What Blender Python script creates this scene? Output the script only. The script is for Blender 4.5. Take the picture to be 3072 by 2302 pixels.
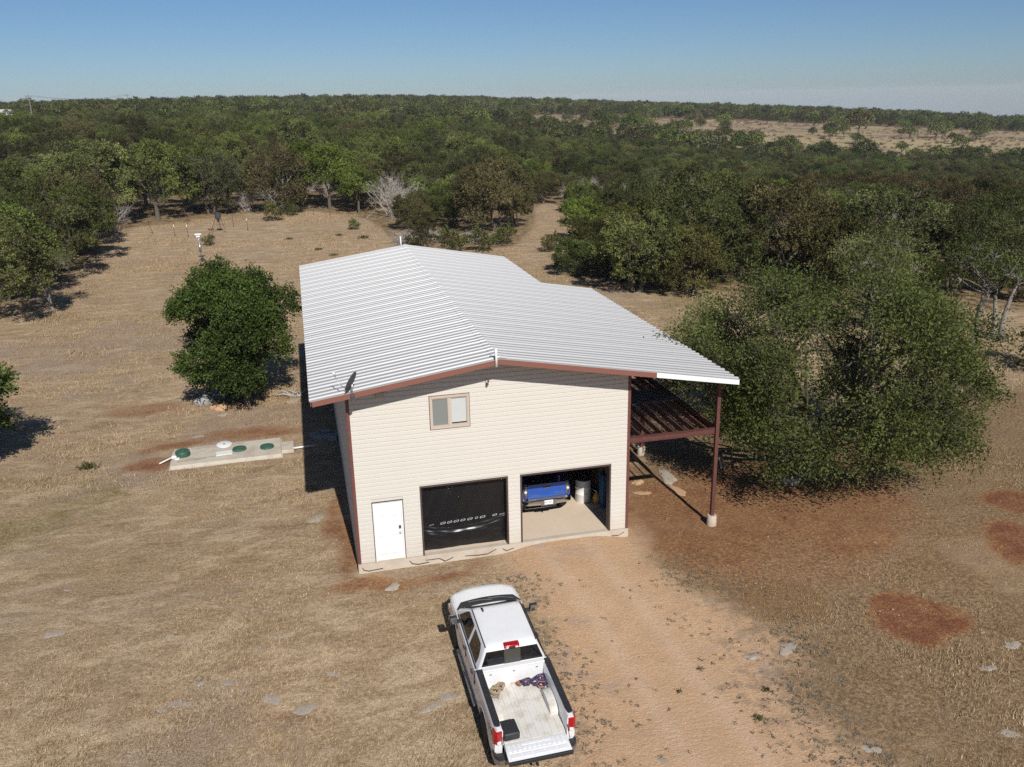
import bpy, math, random
import numpy as np
from mathutils import Vector, Matrix
for _o in list(bpy.data.objects): bpy.data.objects.remove(_o)
SC = bpy.context.scene
COL = SC.collection
# ------------------------------------------------------------------ camera
CAM = np.array([-0.8826, -25.2904, 14.0857])
cd = bpy.data.cameras.new('camera'); cam = bpy.data.objects.new('camera', cd); COL.objects.link(cam)
cd.sensor_fit = 'HORIZONTAL'; cd.sensor_width = 36.0; cd.lens = 30.637; cd.clip_start = 0.1; cd.clip_end = 20000
_f = Vector((0.22113, 0.92453, -0.31038)); _r = Vector((0.97093, -0.23859, -0.01896)); _u = Vector((0.09158, 0.29717, 0.95042))
cam.matrix_world = Matrix(((_r.x, _u.x, -_f.x, CAM[0]), (_r.y, _u.y, -_f.y, CAM[1]), (_r.z, _u.z, -_f.z, CAM[2]), (0, 0, 0, 1)))
SC.camera = cam
# ------------------------------------------------------------------ sky, sun, exposure
SUN_D = Vector((-0.068, 1.0, -0.80)).normalized()
world = bpy.data.worlds.new('World'); SC.world = world; world.use_nodes = True
_n = world.node_tree.nodes; _l = world.node_tree.links
_bg = _n['Background']; _sky = _n.new('ShaderNodeTexSky'); _sky.sky_type = 'NISHITA'; _sky.sun_disc = False
_sky.sun_elevation = math.radians(38.6); _sky.sun_rotation = math.radians(176.0)
_sky.altitude = 400; _sky.air_density = 0.84; _sky.dust_density = 0.42; _sky.ozone_density = 8.2
_l.new(_sky.outputs[0], _bg.inputs[0]); _bg.inputs[1].default_value = 0.070
_sl = bpy.data.lights.new('sun', 'SUN'); _sl.energy = 4.9; _sl.angle = math.radians(0.53); _sl.color = (1.0, 0.968, 0.925)
sun = bpy.data.objects.new('sun', _sl); COL.objects.link(sun); sun.rotation_euler = SUN_D.to_track_quat('-Z', 'Y').to_euler()
SC.view_settings.view_transform = 'Standard'; SC.view_settings.look = 'None'
SC.view_settings.exposure = 0.0; SC.view_settings.gamma = 1.0; SC.view_settings.use_curve_mapping = False
SC.render.engine = 'CYCLES'; SC.cycles.use_denoising = False; SC.cycles.volume_bounces = 0
SC.cycles.max_bounces = 5; SC.cycles.diffuse_bounces = 2; SC.cycles.glossy_bounces = 3; SC.cycles.transmission_bounces = 4
SC.cycles.transparent_max_bounces = 6; SC.cycles.caustics_reflective = False; SC.cycles.caustics_refractive = False

# ------------------------------------------------------------------ helpers
def prop(o, label=None, cat=None, group=None, kind=None):
    if label: o['label'] = label
    if cat: o['category'] = cat
    if group: o['group'] = group
    if kind: o['kind'] = kind
    return o

def empty(name, loc=(0, 0, 0), rot=(0, 0, 0), parent=None, scale=(1, 1, 1)):
    o = bpy.data.objects.new(name, None); COL.objects.link(o); o.location = loc; o.rotation_euler = rot; o.scale = scale
    o.empty_display_size = 0.2
    if parent: o.parent = parent
    return o

def thing(name, label, cat, loc=(0, 0, 0), rot=(0, 0, 0), group=None):
    return prop(empty(name, loc, rot), label, cat, group)

def link(name, me, parent=None, loc=(0, 0, 0), rot=(0, 0, 0)):
    o = bpy.data.objects.new(name, me); COL.objects.link(o); o.location = loc; o.rotation_euler = rot
    if parent: o.parent = parent
    return o

def copy_tree(o, parent=None):
    c = o.copy(); COL.objects.link(c); c.parent = parent
    for ch in list(o.children): copy_tree(ch, c)
    return c

def np_mesh(name, V, F, mat=None, smooth=False, attrs=None):
    """V (n,3); F (m,k) of one face size."""
    V = np.asarray(V, np.float32); F = np.asarray(F, np.int32); k = F.shape[1]
    me = bpy.data.meshes.new(name); me.vertices.add(len(V)); me.vertices.foreach_set('co', V.ravel())
    me.loops.add(F.size); me.loops.foreach_set('vertex_index', F.ravel())
    me.polygons.add(len(F)); me.polygons.foreach_set('loop_start', np.arange(0, F.size, k, dtype=np.int32))
    if smooth: me.polygons.foreach_set('use_smooth', np.ones(len(F), bool))
    for n, a in (attrs or {}).items():
        at = me.attributes.new(n, 'FLOAT', 'POINT'); at.data.foreach_set('value', np.asarray(a, np.float32))
    me.update(calc_edges=True)
    if mat: me.materials.append(mat)
    return me

class MB:
    def __init__(s): s.v = []; s.f = []
    def add(s, vs, fs):
        b = len(s.v); s.v += [tuple(map(float, x)) for x in vs]; s.f += [tuple(i + b for i in f) for f in fs]; return s
    def box(s, x0, y0, z0, x1, y1, z1):
        return s.add([(x0, y0, z0), (x1, y0, z0), (x1, y1, z0), (x0, y1, z0), (x0, y0, z1), (x1, y0, z1), (x1, y1, z1), (x0, y1, z1)],
                     [(0, 3, 2, 1), (4, 5, 6, 7), (0, 1, 5, 4), (1, 2, 6, 5), (2, 3, 7, 6), (3, 0, 4, 7)])
    def rbox(s, x0, y0, z0, x1, y1, z1, b=.02, seg=2):
        """box with rounded edges (superellipsoid-like chamfer)"""
        import bmesh
        bm = bmesh.new(); bmesh.ops.create_cube(bm, size=1.0)
        for v in bm.verts:
            v.co.x = x0 if v.co.x < 0 else x1; v.co.y = y0 if v.co.y < 0 else y1; v.co.z = z0 if v.co.z < 0 else z1
        bmesh.ops.bevel(bm, geom=bm.edges[:], offset=b, segments=seg, affect='EDGES', profile=.5)
        bm.verts.index_update()
        s.add([v.co[:] for v in bm.verts], [[v.index for v in f.verts] for f in bm.faces]); bm.free(); return s
    def hexa(s, p):   # 8 corners: bottom ring 4, top ring 4
        return s.add(p, [(0, 3, 2, 1), (4, 5, 6, 7), (0, 1, 5, 4), (1, 2, 6, 5), (2, 3, 7, 6), (3, 0, 4, 7)])
    def loft(s, rings, caps=True, closed=True):
        n = len(rings[0]); vs = [q for r in rings for q in r]; fs = []
        for i in range(len(rings) - 1):
            for j in range(n if closed else n - 1):
                k = (j + 1) % n; fs.append((i * n + j, i * n + k, (i + 1) * n + k, (i + 1) * n + j))
        if caps and closed: fs += [tuple(range(n))[::-1], tuple((len(rings) - 1) * n + j for j in range(n))]
        return s.add(vs, fs)
    def tube(s, pts, r, n=8, caps=True):
        pts = [Vector(p) for p in pts]; rs = r if hasattr(r, '__len__') else [r] * len(pts); rings = []; ref = None
        for i, p in enumerate(pts):
            t = (pts[min(i + 1, len(pts) - 1)] - pts[max(i - 1, 0)]).normalized()
            if ref is None or abs(ref.dot(t)) > .95: ref = Vector((0, 0, 1)) if abs(t.z) < .9 else Vector((1, 0, 0))
            a = (ref - t * ref.dot(t)).normalized(); b = t.cross(a); ref = a
            rings.append([p + (a * math.cos(2 * math.pi * j / n) + b * math.sin(2 * math.pi * j / n)) * rs[i] for j in range(n)])
        return s.loft(rings, caps)
    def lathe(s, prof, n=24, axis='z', loc=(0, 0, 0)):
        rings = []
        for r, h in prof:
            ring = []
            for j in range(n):
                a = 2 * math.pi * j / n; c, d = r * math.cos(a), r * math.sin(a)
                q = (c, d, h) if axis == 'z' else ((h, c, d) if axis == 'x' else (d, h, c))
                ring.append((q[0] + loc[0], q[1] + loc[1], q[2] + loc[2]))
            rings.append(ring)
        return s.loft(rings, True)
    def prism(s, poly, a, b, axis='y'):
        def P(u, w, t): return (u, t, w) if axis == 'y' else ((t, u, w) if axis == 'x' else (u, w, t))
        return s.loft([[P(u, w, a) for u, w in poly], [P(u, w, b) for u, w in poly]])
    def quad(s, *p): return s.add(p, [tuple(range(len(p)))])
    def grid(s, fn, nu, nv):
        vs = [fn(i / (nu - 1), j / (nv - 1)) for j in range(nv) for i in range(nu)]
        return s.add(vs, [(j * nu + i, j * nu + i + 1, (j + 1) * nu + i + 1, (j + 1) * nu + i) for j in range(nv - 1) for i in range(nu - 1)])
    def mesh(s, name, mat, smooth=False):
        me = bpy.data.meshes.new(name); me.from_pydata(s.v, [], s.f)
        import bmesh
        bm = bmesh.new(); bm.from_mesh(me); bmesh.ops.recalc_face_normals(bm, faces=bm.faces[:]); bm.to_mesh(me); bm.free()
        if smooth:
            me.polygons.foreach_set('use_smooth', np.ones(len(me.polygons), bool))
            if smooth is not True: me.set_sharp_from_angle(angle=math.radians(smooth))
        if mat: me.materials.append(mat)
        me.update(); return me
    def build(s, name, mat, parent=None, smooth=False, loc=(0, 0, 0), rot=(0, 0, 0)):
        return link(name, s.mesh(name, mat, smooth), parent, loc, rot)

def B(*a): return MB().box(*a)

def text_mesh(txt, size, mat, ext=.004):
    cu = bpy.data.curves.new('txt', 'FONT'); cu.body = txt; cu.size = size; cu.extrude = ext; cu.align_x = 'CENTER'; cu.align_y = 'CENTER'
    o = bpy.data.objects.new('txt', cu); COL.objects.link(o)
    dg = bpy.context.evaluated_depsgraph_get(); me = bpy.data.meshes.new_from_object(o.evaluated_get(dg))
    bpy.data.objects.remove(o); bpy.data.curves.remove(cu); me.materials.clear(); me.materials.append(mat); return me

# ------------------------------------------------------------------ terrain height
def S(a, b, x):
    t = np.clip((x - a) / (b - a), 0, 1); return t * t * (3 - 2 * t)
def vnoise(x, y, sc, seed=0):
    """smooth value noise, vectorised"""
    x = np.asarray(x, float) / sc; y = np.asarray(y, float) / sc
    xi = np.floor(x); yi = np.floor(y); fx = x - xi; fy = y - yi
    fx = fx * fx * (3 - 2 * fx); fy = fy * fy * (3 - 2 * fy)
    def h(a, b):
        v = np.sin(a * 127.1 + b * 311.7 + seed * 74.7) * 43758.5453; return v - np.floor(v)
    return (h(xi, yi) * (1 - fx) + h(xi + 1, yi) * fx) * (1 - fy) + (h(xi, yi + 1) * (1 - fx) + h(xi + 1, yi + 1) * fx) * fy
def fbm(x, y, sc, seed=0, o=4):
    t = 0; a = .5
    for i in range(o): t = t + a * vnoise(x, y, sc / 2 ** i, seed + i * 7); a *= .5
    return t / (1 - .5 ** o)
def UW(x, y):
    dx, dy = np.asarray(x, float) - CAM[0], np.asarray(y, float) - CAM[1]
    return dx * .9726 - dy * .2326, dx * .2326 + dy * .9726
def H(x, y):
    x = np.asarray(x, float); y = np.asarray(y, float)
    t = -y - 2.4
    z = -.33 - .098 * .8 * np.logaddexp(0, np.clip(t, -40, 60) / .8)
    z = np.maximum(z, -4.5)
    u, w = UW(x, y); f = S(60, 260, w)
    z = z + f * np.where(u < 0, 8 * (1 - np.exp(np.minimum(u, 0) * .011)), -np.clip(u, 0, 2600) * (.042 + S(430, 900, w) * np.clip(.026 * (u / np.maximum(w, 1) - .12), 0, .02))) + 3 * S(300, 950, w)
    q = u / np.maximum(w, 1)
    z = z - (3.2 + 4. * S(.05, .35, q)) * S(-.12, .1, q) * S(90, 210, w) * S(440, 350, w)
    m = np.exp(-((x - 6.9) / 1.75) ** 4) * np.where(y < 0, np.exp(-np.clip(-y, 0, 9) / 1.6), 1) * (y > -8) * (y < 1)
    return z + .24 * m
def Hf(x, y): return float(H(x, y))

# ------------------------------------------------------------------ materials
def nm(name):
    m = bpy.data.materials.new(name); m.use_nodes = True
    return m, m.node_tree.nodes, m.node_tree.links, m.node_tree.nodes['Principled BSDF']

def pm(name, col, rough=.6, metal=0., var=.12, scale=6., bump=0., bscale=40., spec=.5, dirt=None, dirt_amt=.0, dscale=2., coord='Object', coat=0.):
    """procedural paint/metal/stone: two noise layers over a base colour, optional dirt blotches and bump"""
    m, n, l, p = nm(name)
    tc = n.new('ShaderNodeTexCoord'); src = tc.outputs[coord]
    nz = n.new('ShaderNodeTexNoise'); nz.inputs['Scale'].default_value = scale; nz.inputs['Detail'].default_value = 6; nz.inputs['Roughness'].default_value = .65
    l.new(src, nz.inputs['Vector'])
    mx = n.new('ShaderNodeMix'); mx.data_type = 'RGBA'
    mx.inputs[6].default_value = tuple(c * (1 - var) for c in col) + (1,); mx.inputs[7].default_value = tuple(min(c * (1 + var), 1) for c in col) + (1,)
    l.new(nz.outputs['Fac'], mx.inputs[0]); out = mx.outputs[2]
    if dirt:
        n2 = n.new('ShaderNodeTexNoise'); n2.inputs['Scale'].default_value = dscale; n2.inputs['Detail'].default_value = 8; n2.inputs['Roughness'].default_value = .7
        l.new(src, n2.inputs['Vector'])
        rp = n.new('ShaderNodeMapRange'); rp.inputs[1].default_value = .48; rp.inputs[2].default_value = .72; rp.inputs[4].default_value = dirt_amt
        l.new(n2.outputs['Fac'], rp.inputs[0])
        m2 = n.new('ShaderNodeMix'); m2.data_type = 'RGBA'; m2.inputs[7].default_value = tuple(dirt) + (1,)
        l.new(rp.outputs[0], m2.inputs[0]); l.new(out, m2.inputs[6]); out = m2.outputs[2]
    l.new(out, p.inputs['Base Color'])
    p.inputs['Roughness'].default_value = rough; p.inputs['Metallic'].default_value = metal; p.inputs['Specular IOR Level'].default_value = spec
    if coat: p.inputs['Coat Weight'].default_value = coat; p.inputs['Coat Roughness'].default_value = .08
    if bump:
        nb = n.new('ShaderNodeTexNoise'); nb.inputs['Scale'].default_value = bscale; nb.inputs['Detail'].default_value = 4; l.new(src, nb.inputs['Vector'])
        b = n.new('ShaderNodeBump'); b.inputs['Strength'].default_value = bump; b.inputs['Distance'].default_value = .02
        l.new(nb.outputs['Fac'], b.inputs['Height']); l.new(b.outputs[0], p.inputs['Normal'])
    return m

def leaf_mat(name, cols, lo=.34, hi=1.25, trans=.2, rough=.7, spec=.12, val=.25):
    """leaves: colour picked per tree from a few, lightness per leaf, some light through the leaf"""
    m, n, l, p = nm(name)
    oi = n.new('ShaderNodeObjectInfo'); rp = n.new('ShaderNodeValToRGB'); rp.color_ramp.interpolation = 'LINEAR'; e = rp.color_ramp.elements
    for i, c in enumerate(cols):
        pos = i / max(1, len(cols) - 1); q = e[i] if i < 2 else e.new(pos); q.position = pos; q.color = tuple(c) + (1,)
    if len(cols) == 1: e[1].color = tuple(cols[0]) + (1,)
    l.new(oi.outputs['Random'], rp.inputs[0])
    w = n.new('ShaderNodeTexWhiteNoise'); w.noise_dimensions = '1D'; l.new(oi.outputs['Random'], w.inputs['W'])
    b = n.new('ShaderNodeMapRange'); b.inputs[3].default_value = 1 - val; b.inputs[4].default_value = 1 + val; l.new(w.outputs['Value'], b.inputs[0])
    at = n.new('ShaderNodeAttribute'); at.attribute_name = 'tint'
    r2 = n.new('ShaderNodeMapRange'); r2.inputs[3].default_value = lo; r2.inputs[4].default_value = hi; l.new(at.outputs['Fac'], r2.inputs[0])
    mu = n.new('ShaderNodeMath'); mu.operation = 'MULTIPLY'; l.new(b.outputs[0], mu.inputs[0]); l.new(r2.outputs[0], mu.inputs[1])
    hs = n.new('ShaderNodeHueSaturation'); l.new(mu.outputs[0], hs.inputs['Value']); l.new(rp.outputs[0], hs.inputs['Color'])
    l.new(hs.outputs[0], p.inputs['Base Color'])
    p.inputs['Roughness'].default_value = rough; p.inputs['Specular IOR Level'].default_value = spec
    tr = n.new('ShaderNodeBsdfTranslucent'); l.new(hs.outputs[0], tr.inputs['Color'])
    ms = n.new('ShaderNodeMixShader'); ms.inputs[0].default_value = trans
    l.new(p.outputs[0], ms.inputs[1]); l.new(tr.outputs[0], ms.inputs[2]); l.new(ms.outputs[0], n['Material Output'].inputs[0])
    return m

def glass_mat(name, tint=(.02, .022, .024), rough=.06):
    m, n, l, p = nm(name)
    p.inputs['Base Color'].default_value = tuple(tint) + (1,); p.inputs['Roughness'].default_value = rough; p.inputs['Specular IOR Level'].default_value = .6
    return m

M = {}
M['roof'] = pm('roof_white_metal', (.385, .38, .372), .45, 0, .02, 1.5, dirt=(.34, .335, .32), dirt_amt=.25, dscale=.6, spec=.6)
M['siding'] = pm('siding_cream', (.61, .575, .505), .6, 0, .02, 1.2, dirt=(.56, .52, .445), dirt_amt=.2, dscale=.8)
def _splash():
    m = M['siding']; n = m.node_tree.nodes; l = m.node_tree.links; p = n['Principled BSDF']; old = p.inputs['Base Color'].links[0].from_socket
    g = n.new('ShaderNodeNewGeometry'); sp = n.new('ShaderNodeSeparateXYZ'); l.new(g.outputs['Position'], sp.inputs[0])
    nz = n.new('ShaderNodeTexNoise'); nz.inputs['Scale'].default_value = 2.2; nz.inputs['Detail'].default_value = 8; l.new(g.outputs['Position'], nz.inputs['Vector'])
    ad = n.new('ShaderNodeMath'); ad.operation = 'MULTIPLY_ADD'; ad.inputs[1].default_value = -1.6; l.new(nz.outputs['Fac'], ad.inputs[0]); l.new(sp.outputs[2], ad.inputs[2])
    r = n.new('ShaderNodeMapRange'); r.inputs[1].default_value = -.75; r.inputs[2].default_value = -.1; r.inputs[3].default_value = .22; r.inputs[4].default_value = 0.; l.new(ad.outputs[0], r.inputs[0])
    mx = n.new('ShaderNodeMix'); mx.data_type = 'RGBA'; mx.inputs[7].default_value = (.42, .31, .20, 1); l.new(r.outputs[0], mx.inputs[0]); l.new(old, mx.inputs[6]); l.new(mx.outputs[2], p.inputs['Base Color'])
_splash()
M['sideshade'] = pm('siding_shaded', (.52, .50, .47), .6, 0, .04, 2.)  # greyer copy of the cream siding, shade put into its colour
M['brown'] = pm('trim_brown', (.150, .052, .040), .5, 0, .10, 8., dirt=(.19, .095, .07), dirt_amt=.3)
M['frame_dark'] = pm('dark_brown_trim', (.075, .045, .038), .6, 0, .15, 8.)
M['fascia'] = pm('fascia_brown', (.21, .085, .060), .55, 0, .06, 3.)
M['steel'] = pm('painted_steel', (.105, .038, .030), .55, 0, .18, 9., dirt=(.17, .07, .045), dirt_amt=.5, dscale=5.)
M['white'] = pm('white_paint', (.78, .78, .76), .45, 0, .03, 5., dirt=(.6, .58, .53), dirt_amt=.25)
M['concrete'] = pm('concrete', (.52, .45, .36), .9, 0, .10, 9., .25, 60., dirt=(.36, .27, .18), dirt_amt=.55, dscale=1.3, spec=.2)
M['floor'] = pm('garage_floor_concrete', (.66, .535, .40), .8, 0, .06, 5., .12, 50., dirt=(.56, .46, .35), dirt_amt=.5, dscale=1.1, spec=.25)
M['tank_concrete'] = pm('tank_concrete', (.54, .49, .40), .9, 0, .12, 8., .3, 60., dirt=(.33, .24, .165), dirt_amt=.6, dscale=1.5, spec=.2)
M['block'] = pm('grey_block', (.33, .32, .30), .95, 0, .15, 12., .4, 60., spec=.1)
M['dark'] = pm('black_void', (.012, .012, .012), .8, 0, .2, 5.)
M['inside'] = pm('interior_board', (.13, .10, .075), .9, 0, .3, 2.)
M['tarp'] = pm('black_plastic', (.009, .009, .010), .33, 0, .2, 3., .05, 7., spec=.45)
M['ring_pale'] = pm('pale_grey_ring', (.55, .56, .57), .35, 0, .1, 8.)
M['glass'] = glass_mat('dark_glass', (.006, .006, .007), .04)
M['winglass'] = glass_mat('window_glass', (.20, .215, .20), .08)
M['window_backing'] = pm('white_blind', (.50, .51, .49), .7, 0, .04, 4.)
M['winframe'] = pm('tan_vinyl', (.50, .425, .35), .5, 0, .05, 4.)
M['metal'] = pm('galvanised', (.45, .46, .47), .4, .85, .15, 12.)
M['dish'] = pm('dish_grey', (.055, .058, .065), .5, 0, .15, 6.)
M['wire'] = pm('rusty_wire', (.055, .04, .032), .7, .2, .3, 9.)
M['ply'] = pm('weathered_plywood', (.19, .185, .175), .9, 0, .2, 3., .3, 30., dirt=(.30, .25, .18), dirt_amt=.5)
M['wood'] = pm('old_board', (.40, .35, .27), .9, 0, .18, 7., .35, 50., dirt=(.26, .20, .15), dirt_amt=.6, spec=.2)
M['board_grey'] = pm('silvered_wood', (.36, .31, .26), .9, 0, .2, 7., .35, 40., spec=.2)
M['lidgreen'] = pm('green_plastic', (.030, .10, .065), .7, 0, .15, 6., dirt=(.15, .20, .145), dirt_amt=.8, dscale=4.)
M['pvc'] = pm('white_pvc', (.74, .73, .69), .45, 0, .05, 6., dirt=(.55, .47, .38), dirt_amt=.3)
M['rock'] = pm('limestone', (.37, .32, .26), .95, 0, .16, 7., .5, 14., dirt=(.30, .23, .165), dirt_amt=.6, dscale=2.2, spec=.15)
M['rock_o'] = pm('orange_stone', (.47, .30, .18), .95, 0, .2, 7., .5, 14., spec=.15)
M['bark'] = pm('oak_bark', (.115, .092, .070), .95, 0, .35, 9., .6, 30., dirt=(.20, .19, .17), dirt_amt=.5, dscale=5., spec=.1)
M['barkpale'] = pm('pale_bark', (.235, .215, .185), .95, 0, .3, 9., .5, 30., spec=.1)
M['dead'] = pm('bare_twig', (.37, .335, .30), .95, 0, .25, 4., spec=.1)
M['deadred'] = pm('dead_brush', (.165, .11, .082), .95, 0, .3, .2, spec=.1, coord='Generated')
# ------------------------------------------------------------------ ground (one sheet to the horizon)
CLEAR = [(-80, -80), (-80, 20), (-34, 30), (-25, 38), (-23, 46), (-22, 52), (-20, 60), (-20, 70), (-21, 86), (-13, 93), (-2, 96), (6, 92), (7.5, 80), (8.0, 66), (11, 59), (21, 60), (26, 72), (30, 84), (33.8, 100), (37, 104), (33, 84), (28, 66), (24.5, 58), (20, 46), (21, 39), (28, 36), (33, 31), (42, 25), (58, 14), (90, -80)]
DRIVE = [(5.3, .3), (9.0, .3), (8.95, -2.0), (9.2, -3.2), (9.9, -4.6), (10.7, -5.9), (11.0, -6.8), (9.95, -8.1), (10.3, -9.4), (10.9, -11.5), (13.5, -22), (3.5, -22), (4.6, -11), (4.8, -9.4), (5.1, -7.2), (5.4, -4.6), (5.4, -2.7), (4.9, -1.4)]
def poly_sd(x, y, poly):
    """signed distance to a polygon, positive inside"""
    x = np.asarray(x, float); y = np.asarray(y, float); d = np.full(x.shape, 1e9); ins = np.zeros(x.shape, bool)
    for i in range(len(poly)):
        (ax, ay), (bx, by) = poly[i], poly[(i + 1) % len(poly)]
        ex, ey = bx - ax, by - ay; t = np.clip(((x - ax) * ex + (y - ay) * ey) / (ex * ex + ey * ey), 0, 1)
        d = np.minimum(d, np.hypot(x - ax - t * ex, y - ay - t * ey))
        if ay != by:
            c = ((ay > y) != (by > y)) & (x < (bx - ax) * (y - ay) / (by - ay) + ax); ins ^= c
    return np.where(ins, d, -d)
def ell(x, y, cx, cy, rx, ry, soft=.6, rot=0.):
    c, s = math.cos(rot), math.sin(rot); dx, dy = x - cx, y - cy
    r = np.sqrt(((dx * c + dy * s) / rx) ** 2 + ((-dx * s + dy * c) / ry) ** 2)
    return 1 - S(1 - soft, 1 + soft, r)
def far_field(x, y):
    """the cleared pasture beyond the woods, 1 inside"""
    u, w = UW(x, y); q = u / np.maximum(w, 1)
    q2 = q + (fbm(x, y, 120, 51) - .5) * .12
    near = np.interp(q2, [-.06, .05, .2, .27, .32, .36, .62], [470, 430, 415, 405, 385, 375, 380])
    far = np.interp(q2, [-.06, .05, .2, .3, .45, .62], [640, 690, 700, 650, 620, 600])
    wn = w + (fbm(x, y, 60, 5) - .5) * 50
    return (wn > near) & (wn < far) & (q2 > -.07)
def ground_masks(x, y):
    dx = (fbm(x, y, 2.2, 11) - .5) * 1.6; dy = (fbm(x, y, 2.2, 23) - .5) * 1.6; a, b = x + dx, y + dy
    red = np.zeros_like(x)
    for cx, cy, rx, ry, w, so in [(15.8, -6.2, 1.5, 1.25, 1.1, .3), (21.6, -4.0, 1.4, 1.3, 1.08, .4), (23.9, -1.7, 1.3, 1.1, 1.05, .4), (16.4, -2.3, 1.9, .9, .85, .5), (11.9, .6, 3.2, 4.6, .85, .5), (14.2, -2.6, 4.5, 2.6, .66, .7), (19., -3.5, 5.5, 3.4, .52, .8),
                              (15.8, 1.0, 5.4, 4.4, .82, .5), (13.5, -1.3, 3., 1.6, .62, .6), (-7.6, 11.5, 1.4, 1.0, .95, .6), (-6.9, 13.5, 1.9, .6, .9, .6), (-3.9, 14.1, 2.8, .8, .85, .6), (-9.3, 19., 2.2, 1., .75, .6),
                              (-.45, 2.6, .55, 4., .9, .6), (.3, -.95, 1.6, .6, .95, .6), (2.4, -.75, 1.9, .45, .8, .6), (-10.3, 83., 9.5, 2.6, .85, .5), (-3.5, 17., 3., .8, .45, .6), (2.9, -9.9, 1.2, .5, .6, .6),
                              (19, -9.5, 2.5, 1.2, .4, .8), (-2.2, -5.9, .6, .4, .6, .6), (-3.9, -6.2, .7, .4, .5, .6), (23, -11, 2, 1.4, .45, .8), (27, 60, 5, 9, .35, .8)]:
        red = np.maximum(red, w * ell(a, b, cx, cy, rx, ry, so))
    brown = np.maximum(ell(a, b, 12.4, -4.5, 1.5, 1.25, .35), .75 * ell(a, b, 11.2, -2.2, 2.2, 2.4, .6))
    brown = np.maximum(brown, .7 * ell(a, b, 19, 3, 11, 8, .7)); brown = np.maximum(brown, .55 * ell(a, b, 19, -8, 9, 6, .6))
    g = poly_sd(x + dx * .5, y + dy * .5, DRIVE); grav = S(-2.6, 1.3, g)
    grey = S(.5, .72, fbm(x, y, 5.5, 61)) * .9 + .5 * S(.5, .75, fbm(x, y, 1.7, 67))
    grey = np.maximum(grey, .35 * S(-2.2, -.3, g) * S(1.2, -.2, g))
    marg = .75 * S(-3.2, -.6, g) * S(1.6, -.1, g) * (y < -2.5) + .75 * ell(x, y, 10.2, -7.6, 2.2, 2.6, .7) + .55 * ell(x, y, 4.2, -5.5, .8, 5, .7)
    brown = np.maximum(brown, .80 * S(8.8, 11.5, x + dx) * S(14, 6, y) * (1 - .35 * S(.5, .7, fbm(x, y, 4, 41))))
    green = S(.56, .8, fbm(x, y, 9, 31)) * .7 + ell(x, y, -6.5, -7.5, 4, 1.3, .7) * .6 + ell(x, y, -12, 5, 5, 4, .8) * .5
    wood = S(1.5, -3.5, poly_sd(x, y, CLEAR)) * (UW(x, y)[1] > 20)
    fld = far_field(x, y).astype(float)
    return dict(red=red, brown=brown, spot=ell(a, b, 12.4, -4.6, 1.5, 1.2, .35), grav=grav, grey=np.clip(grey, 0, 1), green=np.clip(green, 0, 1), marg=np.clip(marg, 0, 1), track=sum(np.exp(-((x + .12 * (y + 2) + o - 7.0 + dx * .15) / .26) ** 2) for o in (-.8, .8)), wood=wood * (1 - fld), field=fld)

def _coords(lo, hi, step, ext, g=1.13):
    c = list(np.arange(lo, hi + 1e-6, step)); s = step
    a = c[-1]
    while a < ext[1]: s *= g; a += s; c.append(a)
    s = step; a = c[0]; pre = []
    while a > ext[0]: s *= g; a -= s; pre.append(a)
    return np.array(pre[::-1] + c)
gx = _coords(-18, 27, .22, (-2600, 3600)); gy = _coords(-14, 30, .22, (-400, 4600))
GX, GY = np.meshgrid(gx, gy); X = GX.ravel(); Y = GY.ravel()
Z = H(X, Y)
_near = S(120, 40, np.hypot(X - 4, Y - 5))
_flat = 1 - ((X > -1.2) & (X < 10.2) & (Y > -.6) & (Y < 23)) * 1.0
Z = Z + _near * _flat * ((fbm(X, Y, 3.2, 3) - .5) * .10 + (fbm(X, Y, .8, 9, 2) - .5) * .035) + S(60, 200, np.hypot(X, Y)) * ((fbm(X, Y, 60, 15) - .5) * 1.6 + S(300, 900, np.hypot(X, Y)) * (fbm(X, Y, 260, 35) - .5) * 9)
Z = np.where((X > .35) & (X < 8.8) & (Y > .25) & (Y < 20.6), -.6, Z)      # stays below the building's floor slab
nx, ny = len(gx), len(gy); idx = np.arange(nx * ny).reshape(ny, nx)
F = np.stack([idx[:-1, :-1], idx[:-1, 1:], idx[1:, 1:], idx[1:, :-1]], -1).reshape(-1, 4)

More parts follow.
